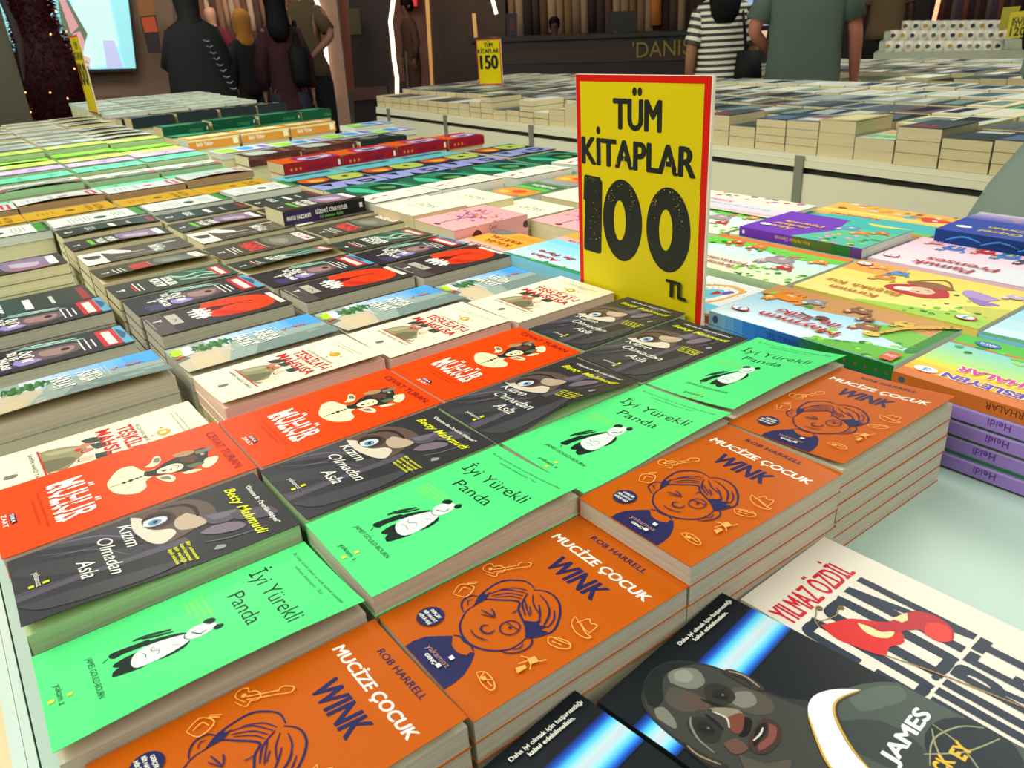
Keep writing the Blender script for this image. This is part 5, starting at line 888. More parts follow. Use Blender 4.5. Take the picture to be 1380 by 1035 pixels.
for i in range(17): garment(rail, 'hanging_garment', '%s garment, %s from the left on the left shop rail' % (('cream', 'tan', 'brown', 'pale', 'dark brown', 'taupe', 'beige')[i % 7], ORD[i]), 252+8.2*i, 14-.7*i-14, 40-.6*i+(i % 3)*8, 7+(i % 3), HC[i % 7], 'garments on the left shop rail')
# lit arch and columns
ar = Plane(445, 10.5, 'lit_arch', 'pale curved archway pillar edged with a light strip', 'pillar')
ar.board('pillar', [(424, -60), (446, -60), (468, 134), (447, 135), (441, 60), (436, 25), (428, 0)], mat('beige_arch', (176, 140, 120), .6), t=.4, floor=.9)
ar.tube('light_strip', [(418, -30), (426, 0), (432, 15), (436, 27)], .022, LED, -.03); ar.tube('light_strip', [(438, 58), (442, 95), (446, 132)], .024, LED, -.03); ar.tube('light_strip', [(397, 2), (393, 14), (390, 22)], .03, LED, .1)
wc = Plane(466, 10.8, 'wood_column', 'orange-brown wooden column beside the lit arch', 'column'); wc.board('column_shaft', [(450, -60), (463, -60), (478, 122), (468, 124)], mat('orange_wood', (150, 82, 52), .5), t=.2); wc.board('column_base', [(467, 118), (480, 117), (483, 138), (469, 140)], mat('column_stone_base', (140, 110, 96), .5), y0=-.05, t=.3, floor=.9)
d1 = Plane(500, 11.5, 'wall_back', kind='structure'); d1.board('wall_panel', [(462, -160), (514, -160), (522, 132), (472, 134)], DKW, t=.2, floor=.9); d1.board('skirting', [(474, 118), (521, 116), (522, 132), (475, 136)], mat('grey_brown_skirting', (90, 66, 58), .5), y0=-.04, t=.035)
nt_ = Plane(476, 11.35, 'wall_notice', 'dim green notice on the dark wall', 'poster'); nt_.board('notice_sheet', [(465, 12), (484, 11), (487, 46), (469, 47)], mat('dim_green_sheet', (84, 84, 52), .7), t=.02)
s2 = Plane(555, 15.5, 'wall_shop', kind='structure'); s2.board('wall_panel', [(515, -160), (590, -160), (600, 130), (525, 130)], mat('rose_shop_wall', (130, 96, 86), .7, noise=.4, nscale=2.5), t=.2, floor=.9)
rl = Plane(553, 15.2, 'shop_lightbox', 'red and pink lit display above the man in brown', 'display'); rl.board('lightbox', [(540, -30), (562, -30), (562, 8), (541, 9)], mat('red_lightbox', (206, 50, 50), .5, emit=(206, 50, 50), strength=.9), t=.05)
a2 = Plane(530, 12, 'lit_arch', 'second light strip arch, left of the man in brown', 'pillar')
a2.board('pillar', [(518, -60), (530, -60), (528, 60), (534, 128), (528, 130), (520, 60)], DKW, t=.3, floor=.9); a2.tube('light_strip', [(533, -30), (530, 0), (526, 30), (529, 55), (531, 80), (535, 105), (535, 127)], .028, LED, -.05)
gp = Plane(578, 12, 'brass_post', 'tall brass edge post right of the man in brown', 'post'); gp.board('post_shaft', [(569, -60), (575, -60), (585, 127), (581, 127)], GOLD, t=.06)
d2 = Plane(620, 12.5, 'wall_back', kind='structure'); d2.board('wall_panel', [(574, -160), (680, -160), (680, 130), (585, 130)], DKW2, t=.2, floor=.9)
gp = Plane(640, 12.2, 'brass_post', 'short brass light bar above the dark counter', 'post'); gp.board('post_shaft', [(636, 18), (641, 18), (644, 53), (639, 53)], GOLD, t=.05)
gp = Plane(667, 12.1, 'light_strip', 'slanting white light strip above the counter', 'lamp'); gp.tube('light_strip', [(660, -20), (664, 0), (669, 19)], .025, LED)
d3 = Plane(800, 14, 'wall_back', kind='structure'); d3.board('wall_panel', [(660, -160), (960, -200), (960, 130), (660, 130)], mat('dim_shop_wall', (74, 56, 44), .7, noise=.3, nscale=3), t=.2, floor=.9)
r2 = Plane(800, 12.6, 'clothes_rail', 'clothes rail behind the dark counter', 'rail'); r2.tube('rail_bar', [(680, -14), (930, -26)], .02, mat('black_rail')); r2.tube('post', [(680, -14), (690, 70)], .02, mat('black_rail')); r2.tube('post', [(930, -26), (925, 60)], .02, mat('black_rail'))
HC2 = [(128, 104, 84), (60, 46, 40), (140, 116, 90), (150, 126, 100), (88, 66, 52), (120, 98, 60), (40, 32, 34), (156, 134, 104)]
for i in range(22): garment(r2, 'hanging_garment', '%s garment, %s from the left behind the dark counter' % (('taupe', 'dark', 'beige', 'light beige', 'brown', 'olive', 'black', 'sand')[(i*3) % 8], ORD[i]), 688+11*i, -14-.5*i, 44+(i*7 % 5)*4, 10+(i % 3), HC2[(i*3) % 8], 'garments behind the dark counter')
garment(r2, 'hanging_garment', 'amber garment, brightest of those behind the counter', 884, -20, 34, 14, (190, 120, 50), None, y=-.14)
cn = Plane(790, 10.3, 'information_counter', 'long dark brown counter with dim gold lettering', 'counter')
cm = mat('dark_brown_counter', (40, 28, 22), .45, noise=.2, nscale=2)
cn.board('counter_body', [(636, 56), (960, 44), (960, 130), (640, 130)], cm, t=.8, floor=.6); cn.board('counter_top', [(631, 52), (962, 40), (962, 46), (631, 58)], mat('black_counter_top', (26, 24, 24), .4), y0=-.06, t=.9); cn.board('wood_band', [(640, 72), (960, 60), (960, 80), (640, 88)], mat('reddish_counter_band', (62, 38, 28), .5), y0=-.02, t=.02)
lx, lz = cn.L(852, 78); V_, F_, _c = art_geo([T(YEL, "'DANIŞMA", 0, 0, 1050, 170, .0)])
bb = MB(); bb.v = [(lx+a*.001, -.04, lz+b*.001) for a, b, c in V_]; bb.f = F_; bb.c = [None]*len(F_); bb.build('gold_letters', mat('dim_gold_letters', (150, 130, 40), .4), cn.root)
mo = Plane(838, 10.4, 'monitor', 'black monitor standing on the dark counter', 'monitor'); mo.board('screen', [(818, 16), (858, 14), (859, 41), (820, 43)], mat('black_screen_frame'), t=.05); mo.board('stand', [(834, 42), (842, 42), (842, 47), (834, 48)], mat('black_screen_frame'), y0=.01, t=.03)
fr = Plane(690, 10.5, 'framed_picture', 'dark framed picture standing at the left end of the counter', 'picture'); fr.board('frame', [(682, 18), (697, 18), (697, 50), (683, 50)], mat('navy_frame', (30, 30, 50), .5), t=.04); fr.board('picture_sheet', [(686, 25), (694, 25), (694, 42), (686, 42)], mat('dull_red_picture', (96, 50, 44), .6), y0=-.008, t=.006)
# right-hand shops
d4 = Plane(960, 15, 'wall_shop', kind='structure'); d4.board('wall_panel', [(930, -240), (1110, -260), (1110, 110), (930, 120)], mat('grey_blue_shop_wall', (66, 70, 84), .6, noise=.3, nscale=2), t=.2, floor=.9)
for i, (pts, c, e) in enumerate([([(1000, -20), (1014, -20), (1016, 22), (1002, 24)], (150, 180, 226), .8), ([(1004, 26), (1018, 25), (1018, 36), (1005, 37)], (160, 170, 206), .5), ([(1020, 6), (1040, 5), (1040, 20), (1021, 21)], (206, 190, 120), .8), ([(1020, 24), (1036, 23), (1036, 34), (1022, 35)], (190, 180, 200), .5), ([(1022, 42), (1034, 41), (1032, 56), (1018, 58)], (236, 200, 160), .7), ([(1012, 58), (1032, 57), (1030, 63), (1012, 64)], (190, 180, 150), .5)]):
    g = Plane(1018, 14.4-.05*i, 'lit_display_box', 'lit shop display between the two shoppers, %s from the top' % ORD[i], 'display', 'lit shop displays between the two shoppers'); g.board('box', pts, mat('display_box_%d' % i, c, .5, emit=c, strength=e), t=.12); 
for i in range(6):
    q = at_dist(1018+i*5.4, 8+(i % 2)*2, 13.8); b = MB().loft([(0, 0, -.05, .015, .015), (0, 0, -.02, .03, .03), (0, 0, .03, .032, .032), (0, 0, .06, .02, .02)], 10).build('pendant_lamp', mat('amber_bulb', (255, 200, 120), .4, emit=(255, 190, 100), strength=4), None, q, smooth=True); MB().tube([(0, 0, .06), (0, 0, 4.2-q.z)], .004, 5).build('cable', mat('black_rail'), b); tag(b, 'tiny amber bulb, %s from the left between the two shoppers' % ORD[i], 'lamp', 'amber bulbs between the shoppers')
d5 = Plane(1220, 13, 'wall_right', kind='structure'); d5.board('wall_panel', [(1090, -260), (1480, -340), (1460, 110), (1100, 110)], DKW, t=.2, floor=.9)
gp = Plane(1260, 10.5, 'light_strip', 'slanting pale orange light strip at the right', 'lamp'); gp.tube('light_strip', [(1272, -30), (1265, 0), (1254, 47)], .022, mat('peach_light_strip', (255, 190, 150), .5, emit=(255, 176, 130), strength=1.4))
r3 = Plane(1310, 10.8, 'clothes_rail', 'clothes rail in the shop at the top right', 'rail'); r3.tube('rail_bar', [(1262, -30), (1400, -40)], .02, mat('black_rail')); r3.tube('post', [(1262, -30), (1250, 60)], .02, mat('black_rail'))
HC3 = [(96, 60, 54), (60, 40, 44), (130, 78, 54), (80, 66, 80), (110, 96, 90), (54, 36, 34)]
for i in range(14): garment(r3, 'hanging_garment', '%s garment, %s from the left in the top right shop' % (('reddish', 'plum', 'rust', 'violet', 'grey', 'black')[(i*5) % 6], ORD[i]), 1276+8*i, -24-i*.7, 26+(i*5 % 4)*3, 8+(i % 2)*3, HC3[(i*5) % 6], 'garments in the top right shop')
# ------------------------------------------------------------------ mug stand behind the far tables
mt = Plane(1280, 7.9, 'mug_stand', 'stepped stand of printed mugs behind the far book tables', 'stand')
mg = mat('pale_green_shelf', (176, 186, 160), .5)
mt.board('stand_body', [(1172, 90), (1400, 84), (1400, 130), (1160, 136)], mg, y0=0, t=1.0, floor=.6); mt.board('orange_strip', [(1176, 82), (1345, 80), (1345, 85), (1174, 87)], mat('orange_shelf_strip', (206, 110, 30), .5), y0=-.02, t=.02)
for k, (ya, yb, dd) in enumerate(((87, 71, .0), (71, 58, .28), (58, 46, .56))): mt.board('step', [(1178+k*4, yb), (1380, yb-3), (1380, ya-3), (1176+k*4, ya)], mg, y0=dd, t=.30)
mug_b = MB(); 
def mug_mesh(col):
    b = MB(); n = 14; prof = [(.036, 0), (.040, .003), (.040, .088), (.037, .088), (.036, .006), (0.002, .006)]
    for r_, z in prof:
        for j in range(n): a = 2*PI*j/n; b.v.append((r_*math.cos(a), r_*math.sin(a), z))
    for i in range(len(prof)-1):
        for j in range(n): b.f.append([i*n+j, i*n+(j+1) % n, (i+1)*n+(j+1) % n, (i+1)*n+j]); b.c.append(None)
    b.f.append(list(range(n))[::-1]); b.c.append(None); b.tube([(.038, 0, .07), (.062, 0, .068), (.066, 0, .045), (.058, 0, .022), (.038, 0, .018)], .005, 6); return b.mesh('mug', True)
MUG = mug_mesh(0); MUG.materials.append(mat('white_glazed_mug', (226, 222, 206), .25))
MP = []
for c in ((196, 150, 60), (60, 56, 60), (120, 100, 60), (90, 110, 70), (170, 150, 130), (50, 60, 80)):
    b = MB()
    for j in range(5):
        a0 = -PI/2-.45+.18*j; e0, e1 = .004*abs(j-2), .004*abs(j-1.6)
        b.quad(*[(.0408*math.cos(a), .0408*math.sin(a), z) for a, z in ((a0, .026+e0), (a0+.18, .026+e1), (a0+.18, .066-e1), (a0, .064-e0))])
    me_ = b.mesh('mug_print'); me_.materials.append(mat('mug_print_%d' % len(MP), c, .3)); MP.append(me_)
rr = random.Random(4)
for k, (yb, x0, n, dd) in enumerate(((71, 1196, 12, .12), (58, 1200, 13, .40), (46, 1215, 12, .66))):
    for i in range(n):
        lx, lz = mt.L(x0+i*13.5, yb); q = Matrix.Rotation(mt.a, 4, 'Z') @ Vector((lx*1.0, dd, 0)); 
        o = link('mug', MUG, None, None, (mt.c.x+q.x, mt.c.y+q.y, lz+FLOOR), mt.a+rr.uniform(-.3, .3)); tag(o, 'white printed mug, %s from the left on the %s step of the mug stand' % (ORD[i], ('lower', 'middle', 'top')[k]), 'mug', 'mugs on the %s step' % ('lower', 'middle', 'top')[k]); link('mug_print', MP[(i*5+k) % 6], None, o)
sg = Plane(1360, 7.6, 'price_sign', 'yellow mug price sign at the top right corner', 'sign'); sg.board('panel', [(1362, 17), (1386, 14), (1378, 50), (1355, 52)], mat('yellow_sign_sheet', (206, 190, 30), .6), t=.01)
for (txt, px, py, wp, cp) in (('KUPA', 1364, 30, .13, .035), ('FİYATI', 1363, 36, .13, .03), ('120₺', 1360, 48, .14, .055)):
    lx, lz = sg.L(px, py); V_, F_, _c = art_geo([T(INK, txt, 0, 0, wp*1000, cp*1000, .02)]); bb = MB(); bb.v = [(lx+a*.001, -.003, lz+b*.001) for a, b, c in V_]; bb.f = F_; bb.c = [None]*len(F_); bb.build('lettering', mat('dark_ink', (50, 50, 30), .6), sg.root)
s_b = Plane(1352, 7.9, 'price_sign', 'yellow sign partly behind the mug price sign', 'sign'); s_b.board('panel', [(1352, 10), (1376, 8), (1364, 38), (1345, 42)], mat('dull_yellow_sheet', (170, 160, 40), .6), t=.01)
# ------------------------------------------------------------------ left edge: partition, tinsel tree
pt_ = Plane(10, 7.2, 'partition_panel', 'dark olive partition leaning at the left frame edge', 'panel'); pt_.board('board', [(-60, -60), (-22, -60), (0, 8), (44, 162), (40, 200), (-60, 200)], mat('olive_grey_board', (78, 72, 56), .7), t=.1, floor=.6)
pt_.tube('cable', [(-8, -20), (6, 8), (18, 32), (27, 60), (30, 85), (32, 108)], [.016, .02, .026, .028, .022, .008], mat('dark_cable', (40, 20, 26), .6), -.05)
tp = at_dist(66, 100, 8.3); tr = empty('tinsel_tree', (tp.x, tp.y, FLOOR)); tag(tr, 'burgundy tinsel tree with tiny fairy lights at the far left', 'tree')
MB().tube([(0, 0, 0), (0, 0, 2.6)], .03, 8).build('trunk', mat('dark_cable'), tr); MB().loft([(0, 0, 0, .2, .2), (0, 0, .34, .22, .22), (0, 0, .36, .2, .2)], 18).build('tub', mat('black_tub', (18, 18, 20), .5), tr)
b = MB(); r = random.Random(11)
for i in range(9000):
    z = r.uniform(.3, 2.6); rad = (.17+.09*math.sin((z-.3)*1.9)+.05*math.sin(z*7))*r.uniform(.72, 1.0); a = r.uniform(0, 2*PI); c = Vector((rad*math.cos(a), rad*math.sin(a), z)); d = Vector((math.cos(a)+r.gauss(0, .7), math.sin(a)+r.gauss(0, .7), r.gauss(0, .7))).normalized()*r.uniform(.03, .07); sdn = d.orthogonal().normalized()*.007
    n = len(b.v); b.v += [tuple(c-sdn), tuple(c+sdn), tuple(c+d)]; b.f.append([n, n+1, n+2]); b.c.append(None)
MB().loft([(0, 0, z*.1, .13+.08*math.sin((z*.1-.3)*1.9)+.04*math.sin(z*.7), .13+.08*math.sin((z*.1-.3)*1.9)+.04*math.sin(z*.7)) for z in range(4, 26)], 20).build('core', mat('dark_burgundy_core', (44, 12, 22), .8), tr, smooth=True)
tag(b.build('tinsel', mat('burgundy_tinsel', (92, 18, 34), .4, metal=.3), tr), kind='stuff')
bm_ = MB().loft([(0, 0, -.008, .003, .003), (0, 0, 0, .008, .008), (0, 0, .008, .003, .003)], 6).mesh('fairy_light'); bm_.materials.append(mat('fairy_light_glow', (255, 200, 150), .4, emit=(255, 170, 110), strength=3))
for i in range(34):
    z = r.uniform(.6, 2.2); a = r.uniform(-PI, PI); rad = .19+.09*math.sin((z-.3)*1.9)+.05*math.sin(z*7); link('fairy_light', bm_, None, tr, (rad*math.cos(a), rad*math.sin(a), z))
# ------------------------------------------------------------------ people
def skin_body(name, V, Ed, root=0, sub=1):
    me = bpy.data.meshes.new(name); me.from_pydata([v[:3] for v in V], Ed, []); o = bpy.data.objects.new(name, me); C.objects.link(o)
    sk = o.modifiers.new('s', 'SKIN'); sk.use_smooth_shade = True; sb = o.modifiers.new('d', 'SUBSURF'); sb.levels = sub; sb.render_levels = sub
    for i, v in enumerate(V): me.skin_vertices[0].data[i].radius = (v[3], v[4] if len(v) > 4 else v[3]); me.skin_vertices[0].data[i].use_root = (i == root)
    dg = bpy.context.evaluated_depsgraph_get(); dg.update(); m2 = bpy.data.meshes.new_from_object(o.evaluated_get(dg)); bpy.data.objects.remove(o); m2.name = name; return m2
def hand_chain(V, Ed, wi, wrist, dirn, side, curl=.5):
    """palm and five separate fingers from the wrist vertex wi, pointing along dirn"""
    d = Vector(dirn).normalized(); lat = Vector((side, 0, 0)); lat = (lat-d*lat.dot(d)).normalized() if abs(lat.dot(d)) < .95 else d.orthogonal().normalized(); fr_ = d.cross(lat).normalized()*side
    w_ = Vector(wrist); palm = w_+d*.05; V.append((*palm, .026)); pi = len(V)-1; Ed.append((wi, pi))
    for k, (off, ln) in enumerate(((-.028, .068), (-.010, .078), (.008, .074), (.026, .058))):
        base = w_+d*.085+fr_*off; V.append((*base, .0095)); bi = len(V)-1; Ed.append((pi, bi)); mid = base+d*ln*.5-lat*side*curl*.012*side; V.append((*mid, .0085)); Ed.append((bi, bi+1)); tip = mid+d*ln*.42-lat*curl*.022; V.append((*tip, .0070)); Ed.append((bi+1, bi+2))
    th = w_+d*.03-fr_*.032; V.append((*th, .012)); ti = len(V)-1; Ed.append((pi, ti)); t2_ = th+d*.035-fr_*.016; V.append((*t2_, .0095)); Ed.append((ti, ti+1)); V.append((*(t2_+d*.024-lat*.006), .0075)); Ed.append((ti+1, ti+2))
def person(label, u, d, height, face, skin=(150, 106, 84), top=(80, 80, 80), bottom=(30, 34, 46), hair=(10, 8, 8), longhair=False, arms=None, hem=.84, sleeve=.55, robe=None, stripes=None, scarf=None, pos=None, extra=None, name='person', cat='person', slim=1.0, bald=False, lean=0):
    c = pos or at_dist(u, 60, d); s = height/1.74; rz = math.atan2(c.y, c.x)-PI/2+face
    t = empty(name, (c.x, c.y, FLOOR), rz); t.scale = (s, s, s); tag(t, label, cat)
    A = arms or {}
    V = [(0, 0, .96, .13, .10), (0, .0, 1.14, .115, .09), (0, 0, 1.32, .13, .10), (0, 0, 1.43, .07, .07), (0, .005, 1.50, .052), (0, .012, 1.565, .070, .078), (0, .010, 1.64, .082, .092), (0, .006, 1.705, .055, .062), (0, .10, 1.60, .014)]
    Ed = [(0, 1), (1, 2), (2, 3), (3, 4), (4, 5), (5, 6), (6, 7)]; V.pop()
    AR = {}
    for sd in (-1, 1):
        el, wr, hd = A.get(sd, ((.205*sd, -.02, 1.14), (.215*sd, .04, .90), (.02*sd, .03, -1)))
        AR[sd] = (el, wr); n = len(V); V += [(.145*sd, 0, 1.400, .050), ((.145*sd+el[0])/2+.005*sd, el[1]/2, (1.405+el[2])/2, .046), (*el, .038), ((el[0]+wr[0])/2, (el[1]+wr[1])/2, (el[2]+wr[2])/2, .034), (*wr, .024)]
        Ed += [(2, n), (n, n+1), (n+1, n+2), (n+2, n+3), (n+3, n+4)]; hand_chain(V, Ed, n+4, wr, hd, sd)
        n = len(V); V += [(.09*sd, 0, .88, .095), (.098*sd, .012, .68, .074), (.10*sd, .02, .50, .055), (.102*sd, -.012, .34, .050), (.102*sd, -.02, .10, .036), (.108*sd, .03, .045, .036), (.115*sd, .12, .035, .032)]
        Ed += [(0, n), (n, n+1), (n+1, n+2), (n+2, n+3), (n+3, n+4), (n+4, n+5), (n+5, n+6)]
    me = skin_body('body', V, Ed); me.materials.clear(); me.materials.append(mat('skin_%d_%d_%d' % skin, skin, .55)); link('body', me, None, t)
    fc = MB(); # face: eyes, nose, mouth, ears
    if name == 'person':
        MB().loft([(0, .10, 1.585, .013, .012), (0, .105, 1.60, .016, .018), (0, .100, 1.625, .008, .010), (0, .095, 1.64, .006, .008)], 8).build('nose', mat('skin_%d_%d_%d' % skin), t, smooth=True)
        for sd in (-1, 1):
            MB().loft([(.032*sd, .088, 1.636, .006, .006), (.032*sd, .091, 1.642, .013, .008), (.032*sd, .088, 1.648, .006, .006)], 8).build('eye', mat('eye_dark', (40, 30, 26), .3), t, smooth=True)
            MB().loft([(.083*sd, .005, 1.595, .006, .010), (.090*sd, .0, 1.62, .010, .020), (.088*sd, -.002, 1.645, .008, .016)], 8).build('ear', mat('skin_%d_%d_%d' % skin), t, smooth=True)
        MB().box(-.024, .024, .086, .096, 1.558, 1.566).build('mouth', mat('lip_rose', (150, 80, 74), .5), t)
    if not bald:
        hc = mat('hair_%d_%d_%d' % hair, hair, .7, bump=.4, nscale=60, spec=.15)
        hs = [(0, -.02, 1.56, .074, .070), (0, -.022, 1.60, .092, .085), (0, -.015, 1.66, .099, .100), (0, -.005, 1.71, .088, .095), (0, 0, 1.745, .055, .060), (0, 0, 1.757, .015, .02)]
        if longhair: hs = [(0, -.105, 1.31, .05, .02), (0, -.115, 1.36, .085, .03), (0, -.105, 1.44, .100, .045), (0, -.06, 1.52, .095, .065)]+hs[1:]
        MB().loft(hs, 18).build('hair', hc, t, smooth=True)
    if scarf:
        MB().loft([(0, -.0, 1.36, .15, .11), (0, -.01, 1.43, .11, .10), (0, -.015, 1.50, .085, .088), (0, -.012, 1.58, .095, .100), (0, -.012, 1.66, .105, .112), (0, -.01, 1.72, .095, .102), (0, 0, 1.765, .05, .06), (0, 0, 1.775, .01, .015)], 18).build('headscarf', mat('scarf_%d_%d_%d' % scarf, scarf, .8), t, smooth=True)
    sh = [(0, 0, hem, .178, .125), (0, 0, hem+.08, .172, .122), (0, 0, 1.06, .158, .112), (0, 0, 1.18, .164, .116), (0, 0, 1.30, .180, .120), (0, 0, 1.375, .190, .112), (0, 0, 1.415, .175, .095), (0, 0, 1.452, .115, .078), (0, 0, 1.475, .066, .062)]
    sh = [(a, b_, z, rx_*(slim if z > .95 else max(slim, 1.0)), ry_*(slim if z > .95 else 1.02)) for a, b_, z, rx_, ry_ in sh]
    if stripes:
        zs = []; z = hem
        while z < 1.47: zs.append(z); z += .0185
        def at(z):
            for q0, q1 in zip(sh, sh[1:]):
                if q0[2] <= z <= q1[2]: k_ = (z-q0[2])/(q1[2]-q0[2]); return (0, 0, z, q0[3]+(q1[3]-q0[3])*k_, q0[4]+(q1[4]-q0[4])*k_)
            return (0, 0, z, sh[-1][3], sh[-1][4])
        MB().loft([at(z) for z in zs], 24, c=lambda i: stripes[0] if i % 2 else stripes[1]).build('shirt', M_CARD, t)
    else: MB().loft(sh, 24).build('shirt', mat('cloth_%d_%d_%d' % top, top, .9, noise=.25, nscale=2.2, vec=(1, 1, .6)), t, smooth=True)
    for sd in (-1, 1):
        el, wr = AR[sd]; s0 = Vector((.140*sd*slim, 0, 1.390)); e_ = Vector(el); w_ = Vector(wr)
        pts = [s0, s0.lerp(e_, .35), s0.lerp(e_, .8)] if sleeve < .7 else [s0, s0.lerp(e_, .5), e_, e_.lerp(w_, .5), e_.lerp(w_, .92)]
        rad = [.062, .060, .062] if sleeve < .7 else [.066, .062, .056, .050, .044]
        if stripes:
            n = 9; pp = [s0.lerp(e_, .8*i/n) for i in range(n+1)]; b = MB()
            for i in range(n): b.tube([pp[i], pp[i+1]], [.060]*2, 14, c=stripes[0] if i % 2 else stripes[1], cap=True)
            b.build('sleeve', M_CARD, t)
        else: MB().tube(pts, rad, 14).build('sleeve', mat('cloth_%d_%d_%d' % top, top, .9), t, smooth=True)
    if robe:
        MB().loft(robe, 28).build('robe', mat('cloth_%d_%d_%d' % top, top, .75), t, smooth=True)
    else:
        bmx = mat('cloth_%d_%d_%d' % bottom, bottom, .9)
        b = MB().loft([(0, 0, .80, .140, .100), (0, 0, .90, .145*min(1, slim*1.05), .100), (0, 0, 1.0, .128*slim, .09)], 20)
        for sd in (-1, 1): b.loft([(.102*sd, -.012, .07, .070, .075), (.102*sd, 0, .30, .072, .076), (.10*sd, .012, .52, .080, .085), (.088*sd, 0, .80, .098, .105), (.082*sd, 0, .88, .09, .10)], 16)
        b.build('trousers', bmx, t, smooth=True)
        for sd in (-1, 1): MB().loft([(.108*sd, .035, .0, .046, .125), (.108*sd, .035, .03, .050, .130), (.106*sd, .02, .075, .042, .10), (.104*sd, -.02, .11, .045, .055)], 14).build('shoe', mat('dark_shoe', (30, 28, 28), .5), t, smooth=True)
    if extra: extra(t)
    return t
def abaya_x(t):
    gm = mat('grey_embroidery', (130, 140, 140), .6)
    for i in range(9):
        z = 1.32-.045*i; MB().tube([(.05+.014*i, -.155-.012*i, z), (.075+.014*i, -.150-.012*i, z-.012), (.095+.015*i, -.140-.012*i, z-.006+.008*(i % 2))], .005, 5).build('embroidery', gm, t)
person('woman in a long black robe and headscarf with grey embroidery, at the left', 262, 7.35, 1.76, .15, top=(12, 15, 20), scarf=(8, 9, 11), sleeve=1, bald=True, hem=1.0, robe=[(0, 0, .02, .32, .24), (0, 0, .4, .30, .22), (0, -.01, .8, .275, .20), (0, -.01, 1.1, .245, .17), (0, -.01, 1.3, .225, .15), (0, 0, 1.42, .18, .12), (0, 0, 1.47, .10, .085)], arms={-1: ((-.23, .03, 1.15), (-.12, .2, 1.08), (.5, .3, 0)), 1: ((.23, .03, 1.15), (.12, .2, 1.08), (-.5, .3, 0))}, extra=abaya_x)
def strap(t): MB().tube([(.13, .10, 1.2), (.14, 0, 1.455), (.13, -.13, 1.25), (.12, -.16, 1.0)], .022, 8).build('bag_strap', mat('black_bag', (9, 9, 10), .7, spec=.2), t); MB().loft([(.13, -.17, .92, .06, .05), (.13, -.18, 1.0, .085, .06), (.13, -.18, 1.22, .085, .055), (.13, -.17, 1.28, .05, .04)], 16).build('bag', mat('black_bag'), t, smooth=True)
person('person in a long burgundy top with a black shoulder bag, walking away', 379, 7.8, 1.71, .0, slim=.86, top=(52, 9, 26), bottom=(30, 36, 56), hem=.66, sleeve=1, extra=strap, longhair=True)
person('man in a cream shirt with hands clasped behind him, beside the lit arch', 413, 8.5, 1.93, -.1, slim=.8, top=(92, 76, 52), bottom=(18, 20, 30), arms={-1: ((-.21, -.07, 1.16), (-.08, -.16, 1.00), (.7, -.1, -.5)), 1: ((.23, -.07, 1.18), (.04, -.17, 1.02), (-.9, -.1, -.4))}, hem=.86)
person('person in black with a mustard headscarf, behind the woman in black', 331, 9.6, 1.60, .3, top=(20, 18, 22), bottom=(16, 16, 20), scarf=(176, 116, 40), bald=True, sleeve=1)
person('shop mannequin in a burgundy top and brown coat, behind the woman in black', 292, 11.8, 1.78, PI-.5, skin=(206, 160, 130), top=(104, 20, 40), bottom=(120, 84, 50), name='mannequin', cat='mannequin', bald=True, sleeve=1)
person('pale mannequin half hidden behind the woman in black', 266, 12.2, 1.80, PI, skin=(206, 160, 130), top=(110, 84, 56), bottom=(96, 70, 44), name='mannequin', cat='mannequin', bald=True, sleeve=1)
def trolley(t):
    pass
person('bearded man in a brown suit standing in the lit doorway', 553, 13.2, 1.76, PI*.62, skin=(120, 84, 66), top=(88, 62, 52), bottom=(80, 56, 48), sleeve=1, hem=.78)
tl = Plane(541, 12.6, 'luggage_trolley', 'small grey frame trolley beside the man in brown', 'trolley'); gm = mat('grey_trolley_metal', (150, 140, 140), .4, metal=.5)
tl.tube('frame', [(535, 128), (534, 70), (547, 70), (550, 128)], .014, gm); tl.board('box', [(536, 112), (549, 111), (550, 124), (537, 125)], mat('dark_teal_box', (40, 54, 58), .6), y0=.03, t=.25)
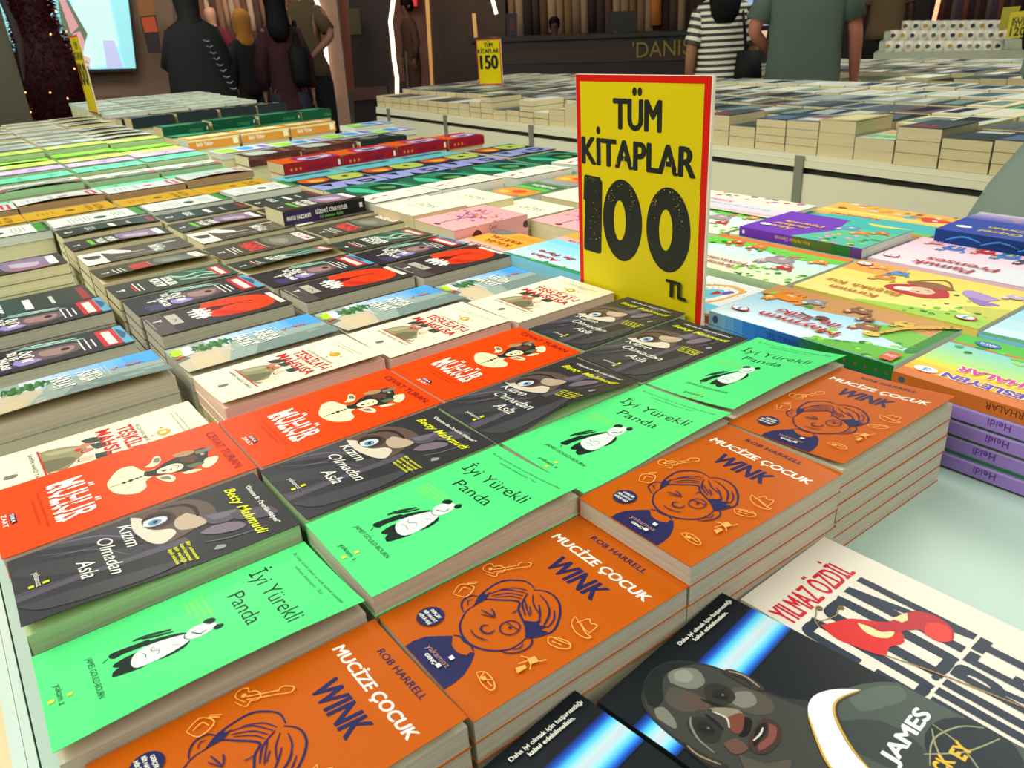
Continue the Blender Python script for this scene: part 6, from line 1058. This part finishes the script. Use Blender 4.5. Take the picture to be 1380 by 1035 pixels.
person('woman in a black and white striped shirt with long dark hair, seen from behind', 972, 5.42, 1.64, .12, skin=(150, 104, 76), stripes=((222, 218, 196), (44, 46, 42)), bottom=(18, 20, 24), hem=.94, longhair=True, slim=.95, arms={-1: ((-.195, -.02, 1.14), (-.20, .06, .92), (0, .2, -1)), 1: ((.21, .0, 1.13), (.25, .12, .93), (.1, .5, -.8))}, extra=lambda t: (MB().tube([(.10, .10, 1.15), (.11, 0, 1.475), (.12, -.13, 1.3), (.15, -.14, 1.06)], .010, 8).build('bag_strap', mat('black_bag'), t), MB().loft([(.16, -.13, .90, .07, .05), (.16, -.14, .98, .09, .06), (.16, -.13, 1.14, .075, .05)], 16).build('handbag', mat('black_bag'), t, smooth=True)))
person('man in a grey-green T-shirt leaning one hand on the far books', 1084, 5.02, 1.84, -.12, skin=(168, 104, 84), top=(82, 98, 88), bottom=(30, 34, 40), hem=.70, slim=1.16, arms={-1: ((-.262, -.05, 1.12), (-.18, .12, 1.0), (.6, .5, -.3)), 1: ((.245, .02, 1.10), (.255, .10, .86), (.0, .25, -1))})
person('person in a beige T-shirt standing in the dark beyond the mug stand', 1190, 9.7, 1.86, 0, skin=(70, 44, 38), top=(122, 98, 68), bottom=(16, 14, 18), hem=.88)
person('clerk in black sitting behind the dark counter', 748, 11.4, 1.36, PI, skin=(90, 60, 48), top=(18, 16, 18), bottom=(16, 16, 18), sleeve=1)
q = at_dist(1502, 250, 2.30)
person('person in a flared grey-green coat, cut by the right frame edge', 0, 0, 1.70, .2, pos=q, top=(128, 146, 134), bottom=(60, 70, 70), sleeve=1, hem=.9, robe=[(0, 0, .25, .40, .24), (0, 0, .5, .375, .22), (0, 0, .70, .335, .20), (0, 0, .80, .30, .18), (0, 0, .90, .26, .15), (0, 0, 1.0, .20, .13), (0, 0, 1.1, .16, .11)], arms={-1: ((-.17, .16, 1.16), (-.02, .30, 1.10), (.6, .5, 0)), 1: ((.2, .14, 1.14), (.1, .3, 1.1), (-.4, .5, 0))})
